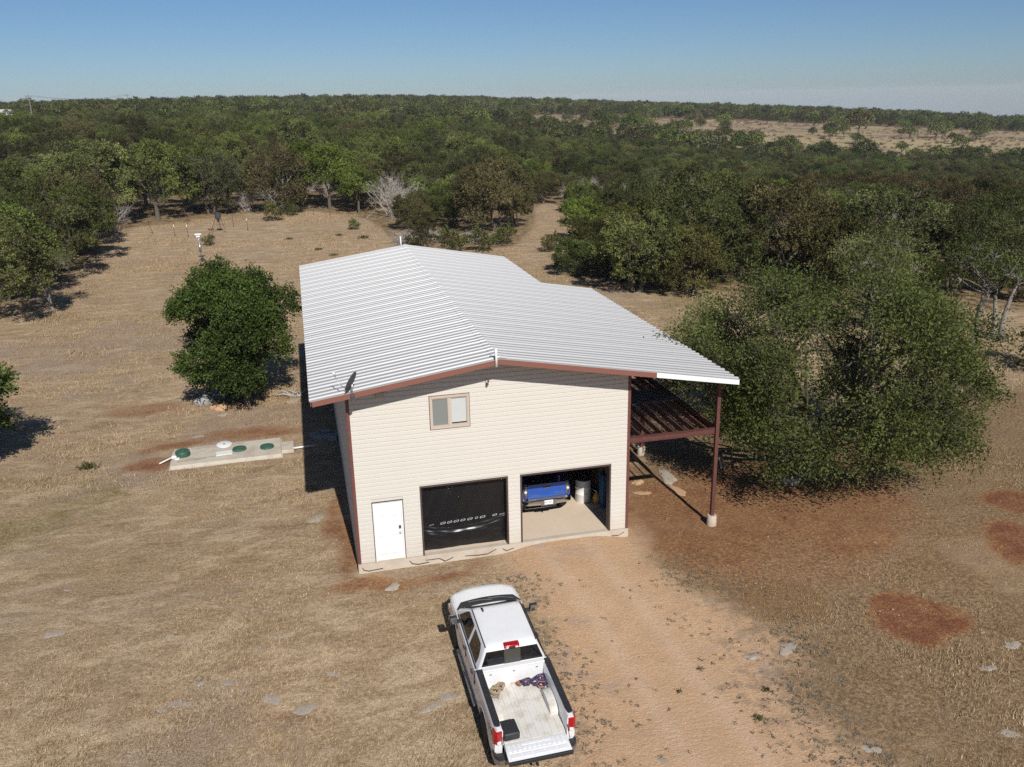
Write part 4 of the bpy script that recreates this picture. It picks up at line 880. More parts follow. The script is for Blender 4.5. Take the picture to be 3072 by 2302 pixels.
        MB().lathe([(.025, 1.391), (.025, 1.396), (0, 1.397)], 10, 'z', (s * .87, .40, 0)).build('stake_plug', M['chrome'], rc_)
        hs = []
        for k in range(11):
            a = math.pi * k / 10; hs.append((1.17 - .43 * math.cos(a), .862 + .24 * math.sin(a) ** .8))
        wh = MB().loft([[(s * .78, y, z) for y, z in hs], [(s * .60, y, z - .02 * (z > .88)) for y, z in hs], [(s * .57, 1.17 + (y - 1.17) * .93, .862 + (z - .862) * .85) for y, z in hs]]).build('wheel_house', M['bedfloor'], o, 40)
        tl = MB()
        rg = []
        for z, d in ((.925, .0), (.95, .02), (1.10, .03), (1.25, .02), (1.315, .0)):
            rg.append([(s * .80, .115, z), (s * (.905 + d * .4), .105 - d * .6, z), (s * (.975 + d * .6), .17, z), (s * (.982 + d * .6), .28 + d, z), (s * .965, .29 + d, z), (s * .80, .20, z)])
        tlo = tl.loft(rg).build('tail_light', M['redlens'], t, 30)
        MB().rbox(min(s * .825, s * .925), .078, .955, max(s * .825, s * .925), .118, 1.045, .012).build('reverse_lamp', M['clearlens'], tlo)
        bp_ = MB().loft([[(s * x, y, z) for x, y in ((.52, -.07), (.90, -.07), (1.0, .04), (1.01, .30), (.97, .30), (.95, .10), (.52, .04))] for z in (.47, .60)]).build('bumper_corner', M['chromegrey'], t, 30)
        MB().loft([[(s * x, y, z) for x, y in ((.52, -.055), (.89, -.055), (.985, .05), (.995, .28), (.96, .28), (.94, .10), (.52, .05))] for z in (.601, .70)]).build('step_pad', M['plastic'], bp_, 30)
    B(-.52, -.06, .46, .52, .03, .62).build('rear_bumper', M['chromegrey'], t)
    MB().tube([(-.03, -.0, .43), (-.03, -.22, .43)], .035, 8).build('hitch', M['plastic'], t); MB().lathe([(.012, .43), (.012, .50), (.028, .515), (.03, .54), (.015, .565), (0, .568)], 14, 'z', (-.03, -.20, 0)).build('tow_ball', M['chrome'], t, True)
    # bed floor with pressed ribs
    xsn = []; nrib = 9; x = -.774
    pw = 1.548 / nrib
    for k in range(nrib): xsn += [(x + pw * k, 0.), (x + pw * k + .02, .014), (x + pw * k + pw * .60, .014), (x + pw * k + pw * .60 + .02, 0.)]
    xsn.append((.774, 0.))
    MB().loft([[(a, y, .862 + h) for a, h in xsn] + [(.774, y, .82), (-.774, y, .82)] for y in (.19, 2.06)]).build('bed_floor', M['bedfloor'], t)
    fwl = B(-.80, 2.062, .82, .80, 2.14, 1.35).build('bulkhead', M['truck'], t)
    MB().rbox(-.80, 2.03, 1.352, .80, 2.16, 1.40, .015).build('bulkhead_rail', M['truck'], fwl)
    for k in range(3): MB().rbox(-.60 + .6 * k - .03, 2.052, 1.22, -.60 + .6 * k + .03, 2.066, 1.24, .004).build('slot', M['plastic'], fwl)
    # tailgate folded down
    tg = MB().rbox(-.755, -.365, .79, .755, .165, .858, .012).build('tailgate', M['truck'], t, 30)
    for k in range(12):
        x0 = -.70 + k * .118
        if k in (0, 1, 2, 9, 10, 11): y0, y1 = -.10, .11
        else: y0, y1 = -.08, .02
        w = .078
        MB().hexa([(x0, y0, .8585), (x0 + w, y0, .8585), (x0 + w, y1, .8585), (x0, y1, .8585), (x0 + .012, y0 + .012, .868), (x0 + w - .012, y0 + .012, .868), (x0 + w - .012, y1 - .012, .868), (x0 + .012, y1 - .012, .868)]).build('pressed_rib', M['truck'], tg)
    B(-.36, .045, .8585, .36, .10, .867).build('access_panel', M['truck'], tg); B(-.70, -.135, .8585, .70, -.118, .868).build('pressed_rib', M['truck'], tg)
    for k in range(5):
        x0 = -.68 + k * .28
        MB().hexa([(x0, -.30, .8585), (x0 + .24, -.30, .8585), (x0 + .24, -.17, .8585), (x0, -.17, .8585), (x0 + .015, -.285, .867), (x0 + .225, -.285, .867), (x0 + .225, -.185, .867), (x0 + .015, -.185, .867)]).build('pressed_panel', M['truck'], tg)
    MB().rbox(-.765, -.425, .765, .765, -.366, .868, .015).build('top_cap', M['plastic'], tg)
    for s in (-1, 1): MB().tube([(s * .765, -.25, .84), (s * .775, .0, 1.0), (s * .785, .17, 1.15)], .008, 5).build('support_cable', M['plastic'], tg)
    for s in (-1, 1):
        for a in YA: wheel(t, s * .865, a, R, .27)
    B(-.80, .25, .43, .80, 5.3, .56).build('chassis', M['plastic'], t)
    MB().rbox(-.72, 5.70, .62, .72, 5.88, 1.02, .04).build('grille', M['plastic'], t); MB().rbox(-.95, 5.62, .42, .95, 5.93, .62, .05).build('front_bumper', M['chrome'], t)
    d = link('decal', text_mesh('4X4', .20, M['plastic'], .001), t, (-1.0, .52, 1.06), (math.radians(78), 0, math.radians(-90))); d.data.transform(Matrix.Shear('XY', 4, (.25, 0)) if False else Matrix.Identity(4))
    d.location = (-.992, .50, 1.10)
    return t
sv = silverado()
# cargo in the bed (things of their own)
TM = Matrix.Translation((3.376, -9.149, -.985)) @ Matrix.Rotation(.019, 4, 'Z') @ Matrix.Rotation(.099, 4, 'X')
def bedpos(x, y, z): return TM @ Vector((x, y, z))
cs = MB().rbox(-.2, -.24, 0, .2, .24, .22, .05, 3).build('black_case', M['plastic'], None, 40); cs.location = bedpos(-.545, .44, .877); cs.rotation_euler = (.099, 0, .06); prop(cs, 'black rounded case in the open truck bed', 'case')
B(-.201, -.1, .13, .201, .1, .138).build('latch', M['rubber'], cs)
def tangle(name, cols, centers, lab, cat, seed, rad, nl, th):
    rng = random.Random(seed); o = thing(name, lab, cat, bedpos(*centers[0]), (.099, 0, .019))
    for k in range(nl):
        c = rng.choice(centers); dx = Vector(c) - Vector(centers[0]); ph = rng.uniform(0, 6.28); rr = rad * rng.uniform(.5, 1.); tl = rng.uniform(-.6, .6); q = []
        for j in range(15):
            a = ph + j * .55; q.append((dx.x + rr * math.cos(a) * (1 + .2 * math.sin(3 * a)) + rng.uniform(-.015, .015), dx.y + rr * .8 * math.sin(a) + rng.uniform(-.015, .015), .03 + dx.z + abs(rr * tl * math.sin(a + 1)) + rng.uniform(0, .05)))
        MB().tube(q, th * rng.uniform(.7, 1.2), 5).build('strap', M[cols[k % len(cols)]], o, True)
    return o
M['s_blue'] = pm('blue_strap', (.028, .038, .13), .7, 0, .25, 9.); M['s_red'] = pm('red_strap', (.16, .045, .035), .7, 0, .25, 9.); M['s_org'] = pm('orange_strap', (.38, .15, .085), .7, 0, .2, 9.); M['s_dark'] = pm('dark_strap', (.03, .025, .03), .7, 0, .2, 9.); M['s_tan'] = pm('tan_canvas', (.32, .24, .155), .85, 0, .25, 9., .3, 40.)
tangle('ratchet_straps', ['s_blue', 's_red', 's_blue', 's_dark', 's_org'], [(.50, 1.86, .88), (.62, 1.72, .88), (.28, 1.90, .88), (.66, 1.92, .90)], 'heap of blue and red ratchet straps in the truck bed corner', 'straps', 5, .14, 26, .016)
tangle('orange_strap', ['s_org', 's_red'], [(.10, 1.90, .88)], 'small orange strap beside the blue straps in the bed', 'strap', 8, .08, 4, .014)
tangle('canvas_heap', ['s_tan', 's_tan', 's_tan', 's_dark'], [(-.56, 1.78, .88), (-.42, 1.88, .88), (-.62, 1.55, .88)], 'tan canvas straps heaped in the truck bed corner', 'canvas', 11, .13, 18, .024)

def tacoma():
    M['tblue'] = pm('blue_truck_paint', (.012, .085, .38), .25, 0, .08, 3., coat=.4)
    t = thing('blue_pickup', 'blue pickup truck backed towards the opening inside the garage', 'pickup', (6.70, 1.42, .17))
    for s in (-1, 1):
        MB().loft([[(s * x, y, z) for x, z in ((.70, 1.13), (.80, 1.13), (.84, 1.0), (.87, .80), (.86, lo), (.72, lo))] for y, lo in ((.14, .55), (.5, .55), (.6, .85), (.95, .98), (1.3, .85), (1.4, .55), (1.85, .55))]).build('bed_side', M['tblue'], t, 35)
        tl = MB().loft([[(s * .705, .10, z), (s * (.79), .09, z), (s * (.845), .14, z), (s * .845, .26, z), (s * .71, .2, z)] for z in (.66, .70, 1.04, 1.08)]).build('tail_light', M['chromegrey'], t, 30)
        MB().lathe([(.055, 0), (.05, -.03), (.0, -.04)], 16, 'y', (s * .765, .095, .88)).build('reverse_lamp', M['clearlens'], tl, True); MB().lathe([(.035, 0), (.03, -.025), (.0, -.03)], 14, 'y', (s * .765, .095, .74)).build('lamp', M['redlens'], tl, True)
        MB().lathe([(.04, 0), (.035, -.02), (.0, -.03)], 14, 'y', (s * .765, .095, 1.0)).build('lamp', M['chromegrey'], tl, True)
        for a in (.95, 4.2): wheel(t, s * .76, a, .42, .26, 20, -.17)
    tg = MB().loft([[(x, y, z) for x, z in ((-.695, .63), (.695, .63), (.695, 1.10), (.66, 1.135), (-.66, 1.135), (-.695, 1.10))] for y in (.09, .15)]).build('tailgate', M['tblue'], t, 30)
    MB().prism([(-.65, .86), (.65, .86), (.65, .875), (-.65, .875)], .082, .092).build('crease', M['tblue'], tg)
    hd = MB().rbox(-.12, .075, .955, .12, .10, 1.035, .012).build('handle', M['plastic'], tg); MB().rbox(-.10, .068, .963, .10, .08, .98, .004).build('lever', M['chromegrey'], hd)
    d = link('lettering', text_mesh('TACOMA', .075, M['chrome']), tg, (-.47, .086, .73), (math.pi / 2, 0, 0)); d = link('lettering', text_mesh('PRERUNNER', .062, M['chrome']), tg, (.44, .086, .74), (math.pi / 2, 0, 0))
    d = link('lettering', text_mesh('V6', .05, M['chrome']), tg, (.54, .086, .81), (math.pi / 2, 0, 0))
    bm = MB()
    rg = []
    for x, y in ((-.88, .34), (-.885, .10), (-.83, -.03), (-.70, -.10), (-.28, -.13), (.28, -.13), (.70, -.10), (.83, -.03), (.885, .10), (.88, .34)):
        q = -1 if abs(x) < .85 else 0; n_ = Vector((x, y - .3, 0)).normalized() * .05
        rg.append([(x, y, .44), (x + n_.x * .3, y + n_.y * .3, .50), (x, y, .585), (x - n_.x, y - n_.y, .60), (x - n_.x, y - n_.y, .45)])
    bp_ = bm.loft(rg).build('rear_bumper', M['chrome'], t, 40)
    MB().box(-.70, -.07, .601, .70, .10, .622).build('step_pad', M['chromegrey'], bp_)
    B(-.27, -.155, .415, .27, -.128, .60).build('plate_recess', M['chromegrey'], bp_)
    pl = B(-.155, -.172, .46, .155, -.157, .615).build('number_plate', M['white'], bp_); link('plate_text', text_mesh('BC7-4071', .068, M['plastic'], .001), pl, (0, -.1735, .535), (math.pi / 2, 0, 0))
    B(-.70, .16, .60, .70, 1.84, .66).build('bed_floor', M['plastic'], t); B(-.70, 1.78, .66, .70, 1.85, 1.12).build('bulkhead', M['tblue'], t)
    rg = []
    for y, zt, lo in ((1.88, 1.08, .42), (3.2, 1.08, .42), (3.75, 1.07, .42), (3.85, 1.06, .75), (4.2, 1.04, .85), (4.55, 1.0, .75), (4.65, .98, .45), (5.0, .90, .45)): rg.append(sym([(0, y, zt), (.6, y, zt), (.82, y, zt - .06), (.86, y, .8 if lo < .8 else lo + .03), (.85, y, lo), (0, y, lo)]))
    bd = MB().loft(rg).build('body', M['tblue'], t, 35)
    MB().loft([rrect(1.90, 3.95, .80, .1, 1.07), rrect(2.05, 3.2, .62, .12, 1.62), rrect(2.2, 3.05, .5, .12, 1.66)]).build('cab', M['tblue'], t, 38)
    pane([(-.62, 1.14), (.62, 1.14), (.52, 1.54), (-.52, 1.54)], lambda x, z, o: (x, 1.90 + .15 * (z - 1.07) / .55 - .006 - o, z), .004, 'rear_window', M['glass'], t)
    MB().tube([(0, 0, .40), (0, -.19, .40)], .03, 8).build('hitch', M['plastic'], t)
tacoma()
# ------------------------------------------------------------------ trees and shrubs
M['lf_oak'] = leaf_mat('oak_leaves', [(.140, .120, .048), (.100, .110, .035), (.122, .158, .035), (.180, .204, .052), (.122, .128, .058)], .25, 1.45, val=.42)
M['lf_jun'] = leaf_mat('juniper_leaves', [(.078, .086, .024), (.106, .098, .030), (.074, .100, .025), (.116, .100, .034), (.064, .078, .028)], .22, 1.5, .14, .8, val=.42)
M['lf_rust'] = leaf_mat('browned_juniper_leaves', [(.122, .088, .037), (.096, .080, .032)], .22, 1.5, .12, .8)
M['lf_elm'] = leaf_mat('bright_leaves', [(.150, .200, .033), (.185, .230, .050)], .3, 1.4, .25)
M['lf_round'] = leaf_mat('broad_green_leaves', [(.070, .105, .020)], .30, 1.6, .22, .55, .2, .0)
M['lf_big'] = leaf_mat('big_oak_leaves', [(.112, .134, .034)], .36, 1.45, .28, .55, .2, .0)
def unit(v): return v / (np.linalg.norm(v, axis=-1, keepdims=True) + 1e-9)
def leaves(rng, P, D, L, Wd, up=.35):
    """rhombic leaves at P pointing D; returns verts, quads, tint"""
    n = len(P); L = L * rng.uniform(.65, 1.25, (n, 1)); Wd = Wd * rng.uniform(.7, 1.2, (n, 1))
    r = unit(rng.normal(size=(n, 3)) + np.array([0, 0, up])); s = unit(np.cross(D, r)); nn = np.cross(s, D)
    a = P; b = P + D * L * .5 + s * Wd * .5 + nn * L * .06; c = P + D * L; d = P + D * L * .5 - s * Wd * .5 + nn * L * .06
    V = np.stack([a, b, c, d], 1).reshape(-1, 3); return V, np.arange(4 * n).reshape(-1, 4), np.repeat(rng.random(n) ** 1.3, 4)
def sph(rng, n, zmin=-1.):
    z = rng.uniform(zmin, 1, n); a = rng.uniform(0, 2 * np.pi, n); r = np.sqrt(1 - z * z); return np.stack([r * np.cos(a), r * np.sin(a), z], 1)
def curve(p, q, k, bend, rng):
    p = np.array(p, float); q = np.array(q, float); m = rng.normal(size=3) * bend * np.linalg.norm(q - p); t = np.linspace(0, 1, k)[:, None]
    return p * (1 - t) + q * t + m * (4 * t * (1 - t)) * .5
def make_tree(seed, Ht, R, zc, rz, nlobe, lobe_r, ntwig, nleaf, tw, leaf, trunk_r, trunks=1, zmin=-.45, up=.35, droop=0., fork=.28, bare=0, off=(0, 0), twig_wood=.25, shell=.62, jit=.12):
    """returns (wood MB, leaf V, F, tint). Crown = many lobes on an ellipsoid, each a shell of leafy twigs."""
    rng = np.random.default_rng(seed); wd = MB()
    C = np.array([off[0], off[1], zc]); E = np.array([R, R, rz])
    i = np.arange(nlobe) + .5; zz = 1 - (1 - zmin) * i / nlobe; a = np.pi * (1 + 5 ** .5) * i + rng.uniform(0, 6)
    d0 = np.stack([np.sqrt(1 - zz ** 2) * np.cos(a), np.sqrt(1 - zz ** 2) * np.sin(a), zz], 1); d0 = unit(d0 + rng.normal(size=d0.shape) * .22)
    LC = C + d0 * E * (shell + rng.uniform(-jit, jit * .85, (nlobe, 1))); LR = lobe_r * rng.uniform(.72, 1.28, nlobe)
    LC = np.vstack([LC, C + rng.normal(size=(2, 3)) * E * .2]); LR = np.append(LR, [lobe_r, lobe_r])
    # wood
    stems = []
    for k in range(trunks):
        ang = 2 * np.pi * k / trunks + rng.uniform(0, 1); sp = .16 * R * (trunks > 1)
        b = np.array([.12 * trunks * math.cos(ang) * (trunks > 1), .12 * trunks * math.sin(ang) * (trunks > 1), -.25]); t = np.array([sp * math.cos(ang) + off[0] * .5, sp * math.sin(ang) + off[1] * .5, fork * Ht])
        pts = curve(b, t, 6, .10, rng); rr = np.linspace(trunk_r * 1.25, trunk_r * .72, 6); rr[0] *= 1.25; wd.tube(pts, rr, 9); stems.append((t, trunk_r * .7))
    G_ = max(3, len(LC) // 7); gi = rng.choice(len(LC), G_, replace=False); asg = np.argmin(np.linalg.norm(LC[:, None] - LC[gi][None], axis=2), 1)   # limbs fork twice on the way to the lobes
    for g_ in range(G_):
        mem = LC[asg == g_]
        if len(mem) == 0: continue
        cc = mem.mean(0); t, tr = stems[np.argmin([np.linalg.norm(cc[:2] - s_[0][:2]) for s_ in stems])]
        nd = t + (cc - t) * rng.uniform(.40, .62) + rng.normal(size=3) * .05 * R; wd.tube(curve(t, nd, 6, .22, rng), np.linspace(tr * .70, tr * .40, 6), 7)
        for c in mem: wd.tube(curve(nd, c, 5, .22, rng), np.linspace(tr * .34, tr * .10, 5), 5)
    # twigs
    P = []; D = []; Tn = []; K = len(LC)
    per = np.maximum(3, (ntwig * LR ** 2 / np.sum(LR ** 2)).astype(int)); tips = []
    for c, r, k in zip(LC, LR, per):
        dd = sph(rng, k, -.55); out = unit(c - C + 1e-3); dd = unit(dd + .45 * out); pp = c + dd * r * rng.uniform(.55, 1.05, (k, 1)); dd = unit(dd + np.array([0, 0, -droop]) + .25 * rng.normal(size=dd.shape))
        tips.append((c, pp, dd))
        for j in range(k):
            if rng.random() < twig_wood: wd.tube(curve(c, pp[j], 3, .15, rng), [trunk_r * .09 + .008, trunk_r * .05 + .006, .006], 3, False)
    for c, pp, dd in tips:
        if bare and rng.random() < bare: continue
        k = len(pp); t = rng.uniform(-.55, 1., (k, nleaf, 1)); base = pp[:, None] + dd[:, None] * t * tw
        base[..., 2] -= droop * tw * np.clip(t[..., 0], 0, 1) ** 2 * .6
        base += rng.normal(size=base.shape) * tw * .20
        ld = unit(dd[:, None] * .7 + rng.normal(size=base.shape) * .75 + np.array([0, 0, .1])); P.append(base.reshape(-1, 3)); D.append(ld.reshape(-1, 3)); Tn.append((.38 * rng.random() + .30 * rng.random((k, 1)) + .32 * rng.random((k, nleaf))).ravel())  # light and dark clumps put into leaf colour at random, imitating shaded gaps
    P = np.concatenate(P); D = np.concatenate(D); Tn = np.concatenate(Tn); kp = P[:, 2] > .12; P, D, Tn = P[kp], D[kp], Tn[kp]
    V, F, T = leaves(rng, P, D, leaf[0], leaf[1], up)
    return wd, V, F, np.repeat(np.clip((Tn - .12) * 1.3, 0, 1), 4)
class Proto: pass
def proto(name, tree, barkm, leafm):
    wd, V, F, T = tree; p = Proto(); p.name = name
    p.trunk = wd.mesh(name + '_trunk', M[barkm], 60); p.crown = np_mesh(name + '_crown', V, F, M[leafm], False, dict(tint=T)); return p
def bare_tree(seed, R, Ht, nstem, lev, r0, col):
    rng = np.random.default_rng(seed); wd = MB()
    def grow(p, d, L, r, lv):
        q = p + d * L; m = (p + q) / 2 + rng.normal(size=3) * L * .09; wd.tube([p, m, q], [r, r * .8, r * .6], 4 if lv > 1 else 3, False)
        if lv == 0: return
        for _ in range(rng.integers(2, 4)):
            dn = unit(d + rng.normal(size=3) * .48 + np.array([0, 0, .10])); grow(q - d * L * rng.uniform(0, .35), dn, L * rng.uniform(.6, .85), r * .58, lv - 1)
    for k in range(nstem):
        a = rng.uniform(0, 6.28); s = rng.uniform(.2, 1.); d = unit(np.array([math.cos(a) * s * R / Ht, math.sin(a) * s * R / Ht, rng.uniform(.6, 1.)]))
        grow(np.array([rng.normal() * .1 * R, rng.normal() * .1 * R, -.1]), d, Ht * .38, r0, lev)
    return wd.mesh('bare_branches', M[col])
PR = {}
for k, (sd, H_, R_, nl) in enumerate([(11, 8., 4.6, 15), (12, 7.2, 4.2, 13), (13, 8.6, 4.2, 16)]):
    PR['oak%d' % k] = proto('oak', make_tree(sd, H_, R_, H_ * .55, H_ * .41, nl + 10, 1.08, 1150, 20, .36, (.18, .11), .24, 1 + (k == 1), -.78, .5, .1, .17, shell=.76), 'bark', 'lf_oak')
for k, (sd, H_, R_) in enumerate([(21, 6.2, 2.9), (22, 5.2, 2.6)]):
    PR['jun%d' % k] = proto('juniper', make_tree(sd, H_, R_, H_ * .46, H_ * .50, 24, .80, 850, 17, .36, (.21, .095), .16, 3, -.75, .2, -.25, .15, twig_wood=.1, shell=.66), 'bark', 'lf_jun')
PR['rust'] = proto('juniper', make_tree(24, 6.4, 3.3, 3.1, 3.1, 26, .95, 900, 17, .40, (.20, .09), .2, 3, -.6, .2, -.15, .15, twig_wood=.3, shell=.66), 'barkpale', 'lf_rust')
PR['elm'] = proto('elm', make_tree(31, 7.5, 3.6, 4.4, 3.1, 22, 1.05, 850, 17, .38, (.20, .125), .2, 1, -.5, .6, .0, .25), 'bark', 'lf_elm')
PR['sparse'] = proto('oak', make_tree(41, 6.4, 2.7, 4.5, 1.7, 15, .85, 520, 15, .36, (.13, .075), .15, 2, -.3, .5, .0, .42, bare=.12, twig_wood=.5), 'barkpale', 'lf_oak')
PR['bush'] = proto('bush', make_tree(51, 1.6, .85, .8, .75, 9, .38, 130, 12, .22, (.15, .07), .05, 3, -.6, .3, -.2, .12), 'bark', 'lf_jun')
# far-off variants with fewer, larger leaf clumps
PR['far_oak'] = proto('oak', make_tree(61, 8., 4.7, 4.4, 3.2, 20, 1.25, 240, 6, .6, (.58, .40), .28, 1, -.4, .9, .1, .26, twig_wood=0.), 'bark', 'lf_oak')
PR['far_jun'] = proto('juniper', make_tree(62, 5.6, 3.0, 2.7, 2.8, 17, .9, 210, 6, .5, (.56, .32), .16, 1, -.6, .7, -.2, .15, twig_wood=0.), 'bark', 'lf_jun')
BARE = [bare_tree(71, 3., 3., 18, 4, .040, 'dead'), bare_tree(72, 2.6, 2.2, 16, 4, .034, 'dead')]
BRUSH = bare_tree(73, 4., 1.2, 12, 2, .09, 'deadred')
def plant(p, name, x, y, s, a, label, cat='tree', group=None, sz=1., ux=1.):
    e = thing(name, label, cat, (x, y, Hf(x, y) - .05), (0, 0, a), group); e.scale = (s * ux, s / ux, s * sz)
    link('trunk', p.trunk, e)
    c = link('crown', p.crown, e); return e
def plant_bare(me, name, x, y, s, a, label, group=None, sz=1.):
    o = link(name, me, None, (x, y, Hf(x, y)), (0, 0, a)); o.scale = (s, s, s * sz); return prop(o, label, 'shrub', group)

# the three near trees, built one by one
def special(name, tree, barkm, leafm, x, y, label):
    p = proto(name, tree, barkm, leafm); return plant(p, name, x, y, 1., 0., label)
special('broadleaf_tree', make_tree(101, 7.9, 3.2, 4.0, 3.25, 34, .98, 3900, 22, .36, (.14, .08), .17, 1, -.93, .55, .05, .20, off=(-.40, .3), twig_wood=.2, shell=.70, bare=.03, jit=.22), 'bark', 'lf_round', -4.26, 18.2, 'dense rounded dark green tree beside the white roof')
special('big_oak_tree', make_tree(102, 8.4, 6.2, 4.4, 3.8, 72, 1.05, 5200, 24, .66, (.13, .060), .34, 1, -.74, .35, .30, .17, off=(1.1, .3), twig_wood=.4, bare=.05, shell=.78), 'bark', 'lf_big', 17.4, 2.6, 'big loose-crowned oak with arching twigs right of the porch')
special('broadleaf_tree', make_tree(103, 6.0, 2.8, 3.3, 2.7, 26, .92, 1500, 17, .32, (.18, .10), .14, 2, -.75, .5, .05, .15, shell=.68), 'bark', 'lf_round', -15.95, 12.4, 'small dark green tree at the edge of the front lawn')

OAKG = 'oaks of the surrounding woods'; JUNG = 'junipers of the surrounding woods'; BAREG = 'bare grey shrubs in the woods'
placed = []
def T_(kind, x, y, s, label, name=None, cat='tree', group=None, sz=1.):
    nmv = name or {'oak': 'oak_tree', 'jun': 'juniper_tree', 'elm': 'elm_tree', 'rust': 'juniper_tree', 'spar': 'oak_tree', 'bush': 'juniper_bush', 'far_': 'oak_tree'}[kind[:4] if kind[:4] in ('rust', 'spar', 'bush', 'far_') else kind[:3]]
    placed.append((x, y, 3.6 * s)); return plant(PR[kind], nmv, x, y, s, (x * 1.7 + y * .9) % 6.28, label, cat, group, sz)
for kind, x, y, s, lab in [
        ('oak0', -22.5, 41., 1.0, 'pale-branched oak leaning over the left side of the lawn'), ('oak1', -24., 50., 1.05, 'shaggy oak second along the left lawn edge'), ('oak2', -21.8, 57., .85, 'oak in front of the tilted post with shade beneath'), ('sparse', -19.5, 45.5, .75, 'small thin oak standing out from the left oaks'),
        ('oak0', -22.5, 66., 1.0, 'oak nearest the box pole at the lawn edge'), ('oak1', -28., 60., 1.1, 'broad oak behind the left lawn oaks'), ('oak2', -31., 48., 1.15, 'tall oak behind the pale-branched oak'), ('oak1', -24., 77., 1.1, 'oak over the strongly tilted post'),
        ('oak0', -18.5, 96., 1.25, 'tall green oak behind the leaning posts'), ('oak2', -25., 92., 1.25, 'large light green oak left of the tall green oak'), ('oak1', -12., 99., 1.1, 'green oak directly behind the tripod feeder'), ('oak2', -32., 78., 1.1, 'oak in the second row behind the tilted post'),
        ('rust', -3.0, 97.5, 1.42, 'wide brown-green juniper with bare lower limbs behind the posts'), ('elm', 3.6, 99.5, 1.18, 'bright green elm right behind the brown juniper'), ('elm', 7.2, 94.5, .85, 'low bright green elm at the woods edge'), ('elm', .5, 106., 1.2, 'yellow-green elm crowning above the brown juniper'),
        ('jun1', 14.6, 86.5, .7, 'dark juniper beside the white dead bush'), ('elm', 12.2, 81.5, .42, 'small bright green shrub among the junipers behind the roof'),
        ('oak1', 24.2, 37.2, .86, 'olive oak shading the grass behind the porch roof'), ('oak0', 29.5, 37., .92, 'dark oak next to the olive oak behind the porch'), ('jun0', 27.5, 34.6, .9, 'black-green juniper wedged between the two olive oaks'), ('oak2', 36., 36., 1.0, 'olive-brown oak above the big oak crown'), ('oak0', 33., 44., 1.1, 'wide olive oak behind the first oak row'), ('oak2', 42., 31., .95, 'oak behind the thin-trunked trees'),
        ('sparse', 31.8, 18.3, .98, 'thin oak with two pale trunks in the dry grass'), ('sparse', 36.3, 15.4, 1.05, 'thin oak with forked leaning trunk in the dry grass'), ('sparse', 39.8, 17.6, 1.0, 'thin oak beyond the forked leaning trunk'), ('sparse', 34.2, 22.5, 1.0, 'thin oak behind the two pale trunks')]:
    T_(kind, x, y, s, lab)
for x, y, s, lab in [(10.6, 60.5, 1.5, 'olive bush just behind the roof peak'), (13.4, 58.8, 1.7, 'dense bush beside the olive bush behind the roof'), (16.6, 59.6, 1.5, 'dark bush nearest the sandy path behind the roof'), (-3.9, 90., 1.5, 'small dark juniper bush before the brown juniper'), (5.4, 79.3, .8, 'small bush alone on the grass behind the roof'), (19.9, 63.2, 1.3, 'small bush at the start of the sandy path'), (23.2, 57.2, 1.2, 'small bush on the dry grass by the path'), (-10.3, 72.7, .75, 'tiny dark bush between box pole and feeder'), (37.3, 11.6, 1.6, 'dark bush near the forked leaning oak'), (-1.7, 94., 1.1, 'low bush under the brown juniper')]:
    T_('bush', x, y, s, lab, cat='bush')
for k, x, y, s, sz, lab in [(0, 11.4, 89.5, 1.75, 1.2, 'big pale bare bush beside the bright elms'), (1, 9.3, 66., 1.25, .7, 'low grey bare brush right behind the roof peak'), (1, 13.5, 67.5, 1.2, .6, 'grey dead brush behind the far right roof corner'), (0, 41., 100., 1.5, 1.1, 'pale bare bush beyond the sandy path'), (0, 56., 78., 1.35, 1., 'bare grey branches standing above the right junipers'), (1, 17., 65., 1.1, .7, 'tangled cut branches at the grass edge')]:
    plant_bare(BARE[k], 'bare_shrub', x, y, s, x, lab, 'bare shrubs near the clearing', sz); placed.append((x, y, 4.2)); placed.append((x - 1., y - 4., 3.))
# the woods: random, thinning into stuff with distance
rng = np.random.default_rng(2024)
def wood_points(w0, w1, sp, q=.66):
    pts = []
    w = w0
    while w < w1:
        half = q * w + 8; n = int(2 * half / sp)
        u = -half + 2 * half * (np.arange(n) + rng.uniform(0, 1)) / max(n, 1) + rng.uniform(-.42, .42, n) * sp; ww = w + rng.uniform(-.45, .45, n) * sp
        pts.append(np.stack([CAM[0] + u * .9726 + ww * .2326, CAM[1] - u * .2326 + ww * .9726], 1)); w += sp * .9
    return np.concatenate(pts)
# darts: every tree keeps its own room, big oaks on the left, juniper scrub towards the right
NC = 40000; cw_ = np.sqrt(rng.uniform(56 ** 2, 350 ** 2, NC)); cu_ = rng.uniform(-.66, .66, NC) * cw_ + rng.uniform(-6, 6, NC)
cx_ = CAM[0] + cu_ * .9726 + cw_ * .2326; cy_ = CAM[1] - cu_ * .2326 + cw_ * .9726
ok = (poly_sd(cx_, cy_, CLEAR) < -1.5) & (cy_ > 8) & ~far_field(cx_, cy_)
zone = fbm(cx_, cy_, 40, 91) + .22 * S(.05, -.25, cu_ / cw_) - .06; tone = fbm(cx_, cy_, 26, 191)
hole = fbm(cx_, cy_, 17, 133) < .36
PA = np.array(placed); cells = {}; wood = []
def free(x, y, r):
    i, j = int(x // 8), int(y // 8)
    for a in (-1, 0, 1):
        for b in (-1, 0, 1):
            for px, py, pr in cells.get((i + a, j + b), ()):
                if (px - x) ** 2 + (py - y) ** 2 < (.78 * (pr + r)) ** 2: return False
    return True
for px, py, pr in placed: cells.setdefault((int(px // 8), int(py // 8)), []).append((px, py, pr * .9))
